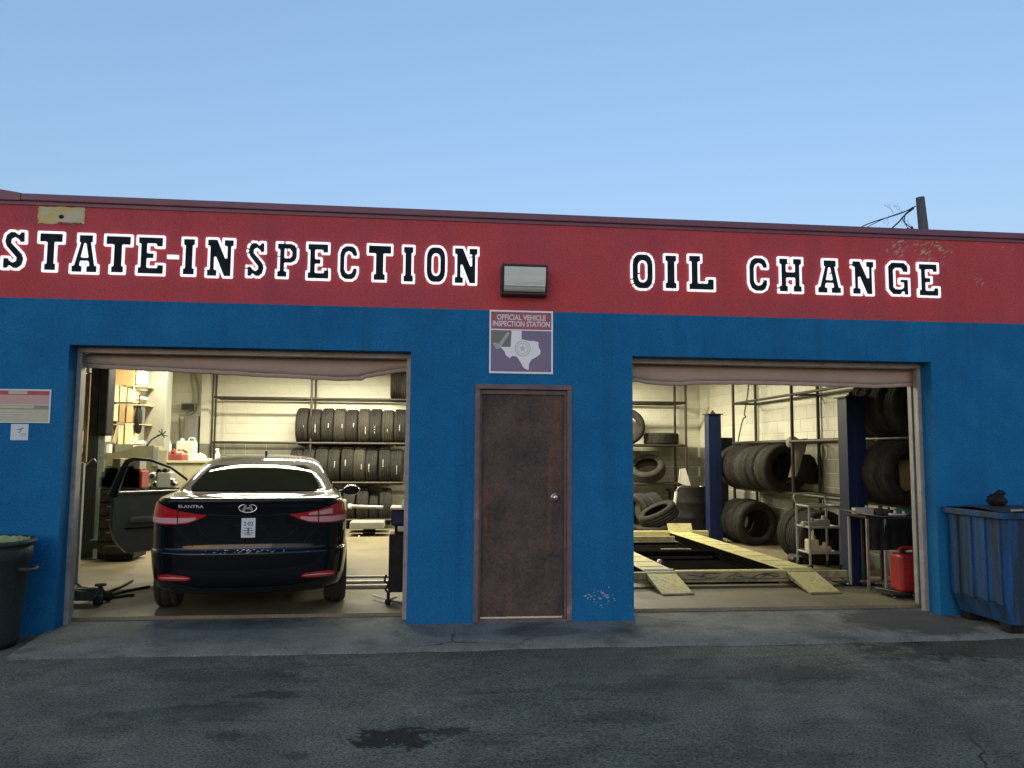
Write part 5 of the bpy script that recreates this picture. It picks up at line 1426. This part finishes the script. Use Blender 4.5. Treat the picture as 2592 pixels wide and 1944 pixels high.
def ramp(xt0, xt1, tip):
    t0, t1 = [at_z(px, py, .006) - LO for px, py in tip]
    up0, up1 = Vector((xt0, .025, ZRW)), Vector((xt1, .025, ZRW))
    rows = []
    N_ = 22
    for i in range(N_ + 1):
        t = i / N_
        a, b = up0.lerp(t0, t), up1.lerp(t1, t)
        k = .004 * (i % 2)
        rows.append([a.lerp(b, j / 8) + Vector((0, 0, k * ((j + i // 2) % 2))) for j in range(9)])
    m_ = MB().grid(rows, False)
    r_ = obj('ramp', m_, M['liftyellow'], lift)
    for a, b in ((up0, t0), (up1, t1)):
        s_ = 1 if a is up0 else -1
        obj('ramp_side', MB().add([a, b, b + Vector((0, 0, -.005)), a + Vector((0, 0, -.06)), a + Vector((s_ * .008, 0, 0)), b + Vector((s_ * .008, 0, 0)), b + Vector((s_ * .008, 0, -.005)), a + Vector((s_ * .008, 0, -.06))],
            [(0, 1, 2, 3), (7, 6, 5, 4), (0, 4, 5, 1), (3, 2, 6, 7)]), M['grimeyellow'], r_)
    obj('ramp_toe', MB().tube([t0 + Vector((0, 0, .006)), t1 + Vector((0, 0, .006))], .011, 8), M['grimeyellow'], r_)
    obj('hinge', MB().tube([up0 + Vector((0, .005, .004)), up1 + Vector((0, .005, .004))], .012, 8), M['white'] if xt0 < 0 else M['liftyellow'], r_)
ramp(L0, L1, ((1678, 1507), (1757, 1504)))
ramp(R0, R1 - .02, ((2052, 1503), (2130, 1501)))
cb_ = obj('crossbeam', MB().box(-1.5, cn - hn_ - .005, -.06, .02, .075, ZRW - .013, b=.006), M['grimeyellow'], lift)
obj('beam_lip', MB().box(-1.5, cn - hn_ - .02, -.08, .02, .045, .073, b=.004), M['grimeyellow'], cb_)
obj('beam_top', MB().box(L1 + .01, R0 - .01, -.066, .028, ZRW - .012, ZRW + .002, b=.003), M['liftyellow'], cb_)
rb2 = random.Random(4)
for k in range(9):
    x = rb2.uniform(L1 + .1, R0 - .2)
    obj('beam_rag', MB().tube([(x, -.066, rb2.uniform(.08, .15)), (x + rb2.uniform(.05, .15), -.067, rb2.uniform(.08, .15)), (x + rb2.uniform(.15, .25), -.066, rb2.uniform(.08, .15))], .004, 5), M['darkclutter'], cb_)
fb = obj('crossbeam', MB().box(-1.5, cf - hf_ - .005, LEN + .005, LEN + .09, .06, ZRW + .02, b=.006), M['liftyellow'], lift)
obj('beam_lip', MB().box(-1.5, R0 - .03, LEN - .35, LEN - .28, .05, ZRW - .03, b=.004), M['grimeyellow'], fb)
wsx = (R0 + R1) / 2
for x0_, x1_, nm in ((R0 - .02, R1 + .03, 'wheel_stop'), (L0 - .02, L1 + .02, 'wheel_stop')):
    obj(nm, MB().prism([(LEN - .02, ZRW + .001), (LEN + .08, ZRW + .14), (LEN + .095, ZRW + .135), (LEN + .01, ZRW + .001)], lambda u, v, d: Vector((d, u, v)), x0_, x1_), M['liftyellow'], lift)
# black drip tray between the runways
dt = thing('drip_tray', 'black oily drip tray on the floor between the lift runways', 'tray', (LO.x, YN, 0))
obj('tray_floor', MB().box(L1 + .03, R0 - .03, .10, LEN - .4, .004, .010), M['pitblack'], dt)
for a in ((L1 + .02, L1 + .03, .09, LEN - .39), (R0 - .03, R0 - .02, .09, LEN - .39), (L1 + .031, R0 - .031, .09, .10), (L1 + .031, R0 - .031, LEN - .40, LEN - .39)):
    obj('tray_edge', MB().box(a[0], a[1], a[2], a[3], .004, .05), M['pitblack'], dt)
jb = thing('rolling_jack_beam', 'black sliding jack beam across the tray under the lift', 'jack beam', (LO.x, YN, 0))
obj('beam', MB().box(L1 + .05, R0 - .05, 2.0, 2.16, .06, .13, b=.01), M['pitblack'], jb)
obj('rod', MB().tube([(L1 + .55, 2.3, .12), (R0 - .3, 2.28, .12)], .012, 8), M['steel'], jb)
for x in (L1 + .10, R0 - .10): obj('roller', MB().lathe([(0, -.02), (.045, -.02), (.045, .02), (0, .02)], 14, Matrix.Translation((x, 2.08, .056)) @ Matrix.Rotation(R(90), 4, 'Y')), M['steel'], jb)
pj = at_z(1670, 1410, .09)
o_ = thing('drain_cap', 'small shiny drain cap in the black tray', 'cap', (pj.x, pj.y, .0105))
obj('cap', MB().lathe([(0, .05), (.03, .045), (.04, .02), (.045, 0)], 14), M['steel'], o_)

# ================================================================== RIGHT WALL RACK
RX0, RX1 = 5.30, 5.70
FY = [6.06, 3.87, 1.69]
zt_, zm_, zl_ = at_x(1857, 1022, RX0).z, at_x(1920, 1120, RX0).z, at_x(1900, 1238, RX0).z
rr_ = thing('wall_rack', 'dark pipe tyre rack along the right wall of the lift bay', 'tyre rack', (5.5, 3.87, 0))
for y in FY:
    for x in (RX0, RX1): bar(rr_, 'post', (x, y, 0), (x, y, 3.05), .05)
    for z in (zt_, zm_, zl_): bar(rr_, 'cross_rail', (RX0, y, z), (RX1, y, z), .04)
for z in (zt_, zm_, zl_):
    for x in (RX0, RX1): bar(rr_, 'rail', (x, FY[0], z), (x, .55, z), .04 if z == zt_ else .055)
def right_row(label, group, y0, kinds, zshelf, xc=5.42, lean=0.0, ylim=.5):
    y = y0
    for i, k in enumerate(kinds):
        me, r_, w_ = TY[k]
        y -= w_ / 2
        tyre(k, (xc + rnd.uniform(-.03, .03), y, zshelf + .022 + r_ - .03), (0, rnd.uniform(-.02, .02), PI / 2 + rnd.uniform(-.06, .06) + lean), f'{ORD[i]} tyre from the far end {label}', group)
        y -= w_ / 2 + .012
right_row('on the middle shelf of the right wall rack', 'tyres on the middle shelf of the right rack', 6.10, ['c2', 'a2', 'c', 'b2', 'e', 'c', 'a2', 'c'], zl_, 5.36)
right_row('in the near top group of the right wall rack', 'tyres in the near top group of the right rack', 2.0, ['c2', 'a2', 'c', 'b'], zm_, 5.42)
right_row('in the near lower group of the right wall rack', 'tyres in the near middle group of the right rack', 2.02, ['a', 'c2', 'a2', 'c'], zl_, 5.34)
right_row('on the floor below the right wall rack', 'tyres on the floor below the right rack', 5.95, ['a', 'c', 'e'], 0.0, 5.30, .12)
right_row('on the floor behind the grey trolley', 'tyres on the floor behind the grey trolley', 3.75, ['c', 'e', 'a'], 0.0, 5.30, .10)
# grey rim disc seen in the floor tyre
pd_ = at(1905, 1291, 5.1)
# tan cardboard against the near tyres
pa, pb = at(2284, 1258, 1.35), at(2322, 1160, 1.35)
o_ = thing('cardboard_sheet', 'tan cardboard sheet leaning on the near tyres beside the right jamb', 'cardboard', (pa.x, 1.35, pa.z))
w_, h_ = pb.x - pa.x, pb.z - pa.z
obj('upper_sheet', MB().prism([(-.02, h_ * .47), (w_, h_ * .47), (w_, h_), (w_ * .6, h_ * 1.0), (-.03, h_ * .93)], fw, 0, .012), M['cardboard'], o_)
obj('lower_sheet', MB().prism([(.0, 0), (w_, 0), (w_, h_ * .465), (-.015, h_ * .465)], fw, .006, .018), M['cardboard'], o_)
# grey coat over the middle tyres
pa = at(2018, 1160, 3.95)
o_ = thing('grey_cloth', 'grey cloth draped over the tyres on the right rack', 'cloth', (pa.x, 3.95, 0))
q = lambda px, py, y=3.98: at(px, py, y) - o_.location
ctr = [[(2018, 1112), (2036, 1110), (2040, 1128)], [(2010, 1140), (2028, 1140), (2040, 1145)], [(2002, 1175), (2018, 1170), (2026, 1160)], [(1995, 1208), (2008, 1205), (2022, 1190)]]
obj('cloth', MB().grid([[q(px, py) + Vector((0, -.10 * math.sin(PI * j / 2) + .02 * math.sin(i * 2), 0)) for j, (px, py) in enumerate(r_)] for i, r_ in enumerate(ctr)]), M['greycloth'], o_, fix=False)
obj('hood', MB().lathe([(.02, .075), (.07, .055), (.10, 0), (.09, -.06), (.05, -.10)], 18, Matrix.Translation(q(2008, 1118)) @ Matrix.Rotation(R(20), 4, 'Y')), M['greycloth'], o_)
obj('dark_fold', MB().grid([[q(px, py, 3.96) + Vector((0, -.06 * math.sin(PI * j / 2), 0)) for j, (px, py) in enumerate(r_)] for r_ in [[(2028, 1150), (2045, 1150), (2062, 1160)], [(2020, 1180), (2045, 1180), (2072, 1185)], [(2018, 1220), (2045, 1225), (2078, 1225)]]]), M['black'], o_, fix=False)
# cord hanging on the wall
o_ = thing('hanging_cord', 'thin dark cord hanging down the right wall behind the rack', 'cord', at_x(1890, 1100, XR - .02))
q = lambda px, py: at_x(px, py, XR - .02) - o_.location
obj('cord', rope([q(1895, 960), q(1892, 1000), q(1884, 1045), q(1887, 1055), q(1880, 1062), q(1872, 1095), q(1868, 1118)], .008), M['cable'], o_)
# black machine head right of the far post
o_ = thing('tyre_changer', 'black tyre changer standing just right of the far lift post', 'machine', (at(1838, 1200, 6.6).x, 6.6, 0))
q = lambda px, py, y=6.6: at(px, py, y) - o_.location
obj('column', MB().box(q(1822, 0).x, q(1845, 0).x, 0, .2, .3, q(1838, 1150).z, b=.01), M['black'], o_)
obj('base', MB().box(q(1812, 0).x, q(1850, 0).x, -.12, .3, 0.0, .299, b=.02), M['black'], o_)
obj('head', MB().box(q(1817, 0).x, q(1853, 0).x, -.15, .25, q(1838, 1148).z, q(1838, 1108).z, b=.03), M['black'], o_)
obj('lever', rope([q(1818, 1165), q(1826, 1170), q(1832, 1180), q(1822, 1186)], .012), M['steel'], o_)
obj('pressure_gauge', MB().lathe([(0, .03), (.04, .028), (.045, 0)], 16, Matrix.Translation(q(1822, 1168) + Vector((0, -.16, 0))) @ Matrix.Rotation(R(90), 4, 'X')), M['white'], o_)
o_ = thing('oil_bottle', 'slim white bottle on the floor at the foot of the far post', 'bottle', at_z(1826, 1352))
obj('bottle', MB().lathe([(0, .02), (.035, .02), (.036, .30), (.014, .36), (.014, .40), (0, .40)], 16), M['white'], o_)
o_ = thing('wire_basket', 'small dark wire basket at the foot of the far post', 'basket', at_z(1845, 1352))
for x in (-.08, 0, .08, .14):
    obj('upright', MB().tube([(x, 0, 0), (x, 0, .22)], .008, 6), M['jamb'], o_)
for z in (.02, .12, .215): obj('ring', MB().tube([(-.09, 0, z), (.15, 0, z)], .008, 6), M['jamb'], o_)
# white bundle on the floor
c0 = at_z(1960, 1372)
o_ = thing('rag_bundle', 'soiled white bundle lying on the floor under the right rack', 'rag bundle', (c0.x - .05, c0.y + .05, 0))
rg = random.Random(8); rows = []
A_, B_ = at_z(1908, 1362) - o_.location, at_z(2016, 1380) - o_.location
for i in range(25):
    t = i / 24; c_ = Vector((A_.x, A_.y, 0)).lerp(Vector((B_.x, B_.y, 0)), t); r_ = (.075 + .02 * math.sin(t * 17)) * (math.sin(PI * min(max(t, .03), .97)) ** .35)
    rows.append([c_ + Vector((0, r_ * math.cos(2 * PI * k / 12) * (1 + rg.uniform(-.12, .12)), max(.0, r_ * .95 + r_ * math.sin(2 * PI * k / 12) * (1 + rg.uniform(-.12, .12))))) for k in range(12)])
for r_ in rows: r_.append(r_[0].copy())
obj('bundle', MB().grid(rows), M['whitecloth'], o_)
obj('tie', MB().tube([rows[12][k] * 1.0 for k in range(13)], .008, 6), M['cardboard'], o_)

# ================================================================== BACK RACK OF THE RIGHT BAY
YK = 8.25
br = thing('pipe_rack', 'dark pipe tyre rack on the back wall of the lift bay', 'tyre rack', (4.2, YK, 0))
xa = at(1735, 1000, YK).x
xb_ = 2.4
zk = [at(1680, 1019, YK).z, at(1680, 1128, YK).z, at(1680, 1226, YK).z]
for x in (xa, xb_):
    bar(br, 'post', (x, YK, 0), (x, YK, 3.0), .05); bar(br, 'post', (x - .03, YK + .6, 0), (x - .03, YK + .6, 3.0), .05)
for z in zk:
    bar(br, 'rail', (xb_, YK, z), (xa, YK, z), .05); bar(br, 'rail', (xb_, YK + .6, z), (xa, YK + .6, z), .05); bar(br, 'cross_rail', (xa, YK, z), (xa - .03, YK + .6, z), .04)
for z in zk[1:]:
    obj('shelf_sheet', MB().box(xb_ - 4.2, xa - 4.2 - .04, .03, .57, z + .026, z + .032), M['darkclutter'], br)
G = 'tyres on the back rack of the lift bay'
p = at(1590, 1088, YK + .2); tyre('a', (p.x, YK + .3, zk[1] + .035 + .345), (0, 0, R(70)), 'upright tyre on the back rack, half hidden by the blue pier', G)
p = at(1678, 1110, YK + .2); tyre('b', (p.x, YK + .32, zk[1] + .034 + .108), (0, R(90), 0), 'tyre lying flat on the upper shelf of the back rack', G, None)
p = at(1646, 1180, YK); tyre('e2', (p.x, YK + .22, zk[2] + .30), (R(0), R(52), R(62)), 'tilted tyre showing its open centre on the lower shelf of the back rack', G)
YK2 = 7.2
p = at(1628, 1270, YK2); tyre('a', (p.x, YK2 + .3, .36), (0, R(-8), R(25)), 'left upright tyre of the pair below the back rack', G)
p = at(1668, 1272, YK2); tyre('c', (p.x, YK2 + .32, .37), (0, R(-14), R(10)), 'right upright tyre of the pair below the back rack', G)
p = at(1668, 1312, YK2 - .5); tyre('e', (p.x, YK2 - .45, .38), (R(12), R(62), R(10)), 'tilted tyre leaning on the flat tyre below the back rack', G)
p = at(1655, 1338, YK2 - .7); tyre('d', (p.x + .02, YK2 - .62, .098), (0, R(90), 0), 'tyre lying flat on the floor behind the lift runway', G)
o_ = thing('oil_drum', 'dark oil drum on the floor behind the lift', 'drum', (at(1762, 1300, 7.0).x, 7.15, 0))
obj('drum', MB().lathe([(0, 0), (.29, 0), (.30, .02), (.29, .04), (.29, .28), (.30, .30), (.29, .32), (.29, .56), (.30, .58), (.29, .60), (.29, .84), (.30, .87), (.28, .87), (.27, .85), (0, .85)], 32), M['black'], o_)
obj('bung', MB().lathe([(0, .03), (.03, .03), (.035, 0)], 12, Matrix.Translation((.12, -.1, .851))), M['steel'], o_)
o_ = thing('leaning_board', 'white triangular board leaning behind the back rack', 'board', (at(1735, 1235, 8.0).x, 8.05, at(1735, 1235, 8.0).z - .02))
q = lambda px, py, y=8.0: at(px, py, y) - Vector(o_.location) - Vector((0, 8.0 - 8.05, 0))
obj('panel', MB().prism([(q(1720, 0).x, q(1720, 1222).z), (q(1753, 0).x, q(1753, 1236).z), (q(1738, 0).x, q(1738, 1185).z), (q(1724, 0).x, q(1724, 1188).z)], fw, 0, .012), M['cartonwhite'], o_)
obj('panel_edge', MB().tube([q(1720, 1222) + Vector((0, 0, 0)), q(1724, 1188)], .008, 6), M['white'], o_)
# low bench carrying the panel
o_ = thing('low_bench', 'dark low bench against the back wall behind the oil drum', 'bench', (at(1760, 1240, 8.2).x, 8.2, 0))
q = lambda px, py, y=8.2: at(px, py, y) - o_.location
zb_ = at(1735, 1236, 8.2).z - .02
obj('top', MB().box(q(1700, 0).x, q(1830, 0).x, -.25, .4, zb_ - .05, zb_), M['black'], o_)
for px in (1704, 1822): obj('leg', MB().box(q(px, 0).x, q(px, 0).x + .05, -.2, .3, 0, zb_ - .051), M['black'], o_)
o_ = thing('work_light', 'pale tubular work light hung upright behind the drum', 'work light', (at(1709, 1280, 6.8).x, 6.8, at(1709, 1280, 6.8).z))
q = lambda px, py, y=6.8: at(px, py, y) - o_.location
obj('tube_body', MB().tube([q(1708, 1279), q(1712, 1245)], .028, 10), M['cartonwhite'], o_)
obj('hook', rope([q(1712, 1245), q(1716, 1236), q(1726, 1230), q(1734, 1228)], .010), M['steel'], o_)
o_ = thing('orange_jug', 'bright orange jug on the floor beside the far lift post', 'jug', at_z(1765, 1354) + Vector((-.1, .15, 0)))
obj('jug', MB().lathe([(0, 0), (.11, 0), (.125, .03), (.125, .15), (.09, .20), (.035, .23), (.035, .27), (0, .27)], 22), M['orange'], o_)
obj('handle', rope([(.03, -.02, .25), (.09, -.04, .28), (.13, -.05, .22), (.12, -.04, .14)], .016), M['orange'], o_)
obj('nozzle', MB().tube([(.10, -.05, .14), (.20, -.07, .09), (.24, -.07, .06)], [.02, .016, .02], 8), M['steel'], o_)

# ================================================================== RIGHT FRONT: TROLLEY, BENCH, CAN
yt = 2.55
tr_ = thing('utility_trolley', 'grey-green two-deck trolley loaded with parts left of the near lift post', 'trolley', (at(2085, 1400, yt).x, yt, 0))
q = lambda px, py, y=yt: at(px, py, y) - tr_.location
xl, xr = q(2047, 0).x, q(2124, 0).x
ztop, zmid, zlow = at(2085, 1282, yt).z, at(2085, 1335, yt).z, at(2085, 1400, yt).z
for x in (xl, xr):
    for y in (0, .34):
        obj('post', MB().tube([(x, y, .08), (x, y, ztop)], .016, 8), M['boxgrey'], tr_)
        obj('castor', MB().lathe([(0, -.015), (.04, -.015), (.04, .015), (0, .015)], 14, Matrix.Translation((x, y, .041)) @ Matrix.Rotation(R(90), 4, 'Y')), M['black'], tr_)
for z, m_ in ((ztop, 'boxgrey'), (zmid, 'boxgrey'), (zlow, 'boxgrey')):
    for y in (0, .34): obj('frame_rail', MB().tube([(xl, y, z), (xr, y, z)], .015, 8), M[m_], tr_)
    for x in (xl, xr): obj('frame_rail', MB().tube([(x, 0, z), (x, .34, z)], .015, 8), M[m_], tr_)
obj('deck', MB().box(xl + .01, xr - .01, .01, .33, zmid - .012, zmid - .004), M['boxgrey'], tr_)
obj('deck', MB().box(xl + .01, xr - .01, .01, .33, zlow - .012, zlow - .004), M['boxgrey'], tr_)
obj('push_handle', rope([(xl, .34, ztop), (xl + .02, .40, ztop + .13), (xr - .02, .40, ztop + .13), (xr, .34, ztop)], .013), M['boxgrey'], tr_)
GP = 'parts on the trolley'
for i, (xx, zz_, wx, hz, m_, l) in enumerate(((-.10, zmid, .10, .06, 'greycloth', 'pale part at the left of the trolley upper deck'), (.06, zmid, .09, .09, 'greycloth', 'grey part at the right of the trolley upper deck'),
                                     (-.08, zlow, .07, .16, 'beige', 'beige box at the left of the trolley lower deck'), (.07, zlow, .09, .07, 'whitecloth', 'long pale part at the right of the trolley lower deck'))):
    o_ = thing('machine_part', l, 'part', (tr_.location.x + xx, yt + .15, zz_), rnd.uniform(-.2, .2), GP)
    obj('casting', MB().box(-wx, wx, -.06, .06, 0, hz, b=.015), M[m_], o_)
    obj('boss', MB().lathe([(0, .05), (.025, .045), (.03, 0)], 12, Matrix.Translation((wx * .3, 0, hz))), M[m_], o_)
# low jack in front of the trolley
o_ = thing('floor_jack', 'long dark floor jack under the trolley', 'jack', at_z(2085, 1432) + Vector((0, .3, 0)))
obj('body', MB().prism([(-.32, .05), (.34, .04), (.36, .08), (0, .13), (-.3, .11)], fw, -.09, .09), M['darkclutter'], o_)
obj('side_bar', MB().tube([(-.30, -.10, .10), (.36, -.10, .07)], .016, 8), M['boxgrey'], o_)
for x in (-.25, .28): obj('wheel', MB().lathe([(0, -.13), (.045, -.13), (.045, .13), (0, .13)], 14, Matrix.Translation((x, 0, .046)) @ Matrix.Rotation(R(90), 4, 'X')), M['black'], o_)
# bench right of the near post
yB = 1.05
bn = thing('messy_bench', 'cluttered workbench with a black skirt between the near lift post and the right jamb', 'workbench', (at(2240, 1400, yB).x, yB, 0))
q = lambda px, py, y=yB: at(px, py, y) - bn.location
zb2 = at(2240, 1306, yB).z
xl, xr = q(2190, 0).x, q(2345, 0).x
obj('top', MB().box(xl, xr + .1, 0, .45, zb2 - .03, zb2, b=.006), M['black'], bn)
obj('steel_edge', MB().tube([q(2140, 1288) + Vector((0, .35, 0)), q(2185, 1300), q(2230, 1307), q(2318, 1308)], .010, 6), M['steel'], bn)
sk = []
for i in range(41):
    t = i / 40; u = xl + .03 + (xr + .08 - xl - .03) * t
    sk.append([Vector((u, .02 + .012 * math.sin(t * 40) * k_, zb2 - .032 - (zb2 - .032 - at(2240, 1393, yB).z) * k_)) for k_ in (0, .3, .6, 1)])
obj('skirt', MB().grid(sk), M['black'], bn, fix=False)
for x, y, m_ in ((q(2196, 0).x, .03, 'steel'), (q(2224, 0).x, .35, 'liftgreen'), (q(2240, 0).x, .03, 'boxgrey'), (q(2340, 0).x, .03, 'boxgrey'), (q(2340, 0).x, .40, 'boxgrey'), (q(2196, 0).x, .40, 'boxgrey')):
    obj('leg', MB().box(x - .012, x + .012, y - .012, y + .012, 0, zb2 - .031), M[m_], bn)
obj('lower_rail', MB().box(q(2200, 0).x, q(2335, 0).x, .2, .23, .07, .09), M['steel'], bn)
rk = random.Random(21)
for i, (px, w_, d_, h_, m_, l, nm, ct) in enumerate((
        (2212, .10, .08, .07, 'jamb', 'grey metal lump at the left of the messy bench', 'metal_part', 'part'), (2252, .09, .09, .06, 'darkclutter', 'dark greasy part in the middle of the messy bench', 'metal_part', 'part'),
        (2268, .05, .03, .025, 'white', 'small white packet at the front of the messy bench', 'packet', 'packet'), (2290, .05, .02, .02, 'white', 'white strip at the front right of the messy bench', 'packet', 'packet'),
        (2232, .05, .05, .03, 'steel', 'small steel tool on the messy bench', 'hand_tool', 'tool'), (2275, .07, .05, .05, 'darkclutter', 'black tool behind the white packet', 'hand_tool', 'tool'))):
    front = m_ == 'white'
    p = at(px, 1300, yB)
    o_ = thing(nm, l, ct, (p.x, yB + (.05 if front else .22), zb2 + .001), rk.uniform(-.4, .4))
    obj('body', MB().box(-w_, w_, -d_, d_, 0, h_, b=.012), M[m_], o_)
    obj('knob', MB().lathe([(0, .03), (.012, .028), (.014, 0)], 10, Matrix.Translation((w_ * .4, 0, h_))), M[m_], o_)
o_ = thing('teal_cloth', 'crumpled teal cloth on the messy bench by the right jamb', 'cloth', (at(2305, 1290, yB + .2).x, yB + .25, zb2 + .001))
rows = []
for i in range(11):
    rows.append([Vector((-.16 + .32 * i / 10, -.14 + .28 * j / 10, (.10 + .035 * rk.uniform(-1, 1)) * math.sin(PI * i / 10) ** .6 * math.sin(PI * j / 10) ** .6 + .002)) for j in range(11)])
obj('cloth', MB().grid(rows), M['teal'], o_)
# red canister on a black dolly
yr_ = .80
rc0 = at_z(2298, 1492)
o_ = thing('red_canister', 'red plastic canister standing by the right jamb of the lift bay', 'canister', (at(2298, 1450, yr_).x, yr_, .055))
q = lambda px, py, y=yr_: at(px, py, y) - o_.location
hwc = (q(2330, 0).x - q(2266, 0).x) / 2; hc = at(2298, 1400, yr_).z - .055
obj('canister', MB().box(-hwc, hwc, -.11, .11, 0, hc, b=.03), M['redplastic'], o_)
obj('top_grip', rope([(-hwc * .7, 0, hc - .01), (-hwc * .5, 0, hc + .05), (hwc * .5, 0, hc + .05), (hwc * .7, 0, hc - .01)], .016), M['redplastic'], o_)
obj('spout', MB().lathe([(0, .05), (.02, .05), (.022, .02), (.03, .018), (.03, 0)], 14, Matrix.Translation((-hwc * .55, -.04, hc))), M['black'], o_)
obj('panel_groove', MB().box(-hwc * .75, hwc * .75, -.114, -.1095, hc * .74, hc * .76), M['redtool'], o_)
o_ = thing('low_dolly', 'flat black dolly under the red canister', 'dolly', (at(2290, 1490, yr_).x, yr_ - .02, 0))
obj('deck', MB().box(-.24, .22, -.16, .16, .028, .053, b=.006), M['black'], o_)
for x in (-.2, .18):
    for y in (-.12, .12): obj('castor', MB().lathe([(0, -.012), (.014, -.012), (.014, .012), (0, .012)], 10, Matrix.Translation((x, y, .0142)) @ Matrix.Rotation(R(90), 4, 'X')), M['steel'], o_)
obj('handle', MB().tube([(-.02, -.165, .04), (-.22, .2, .06)], .010, 6), M['steel'], o_)
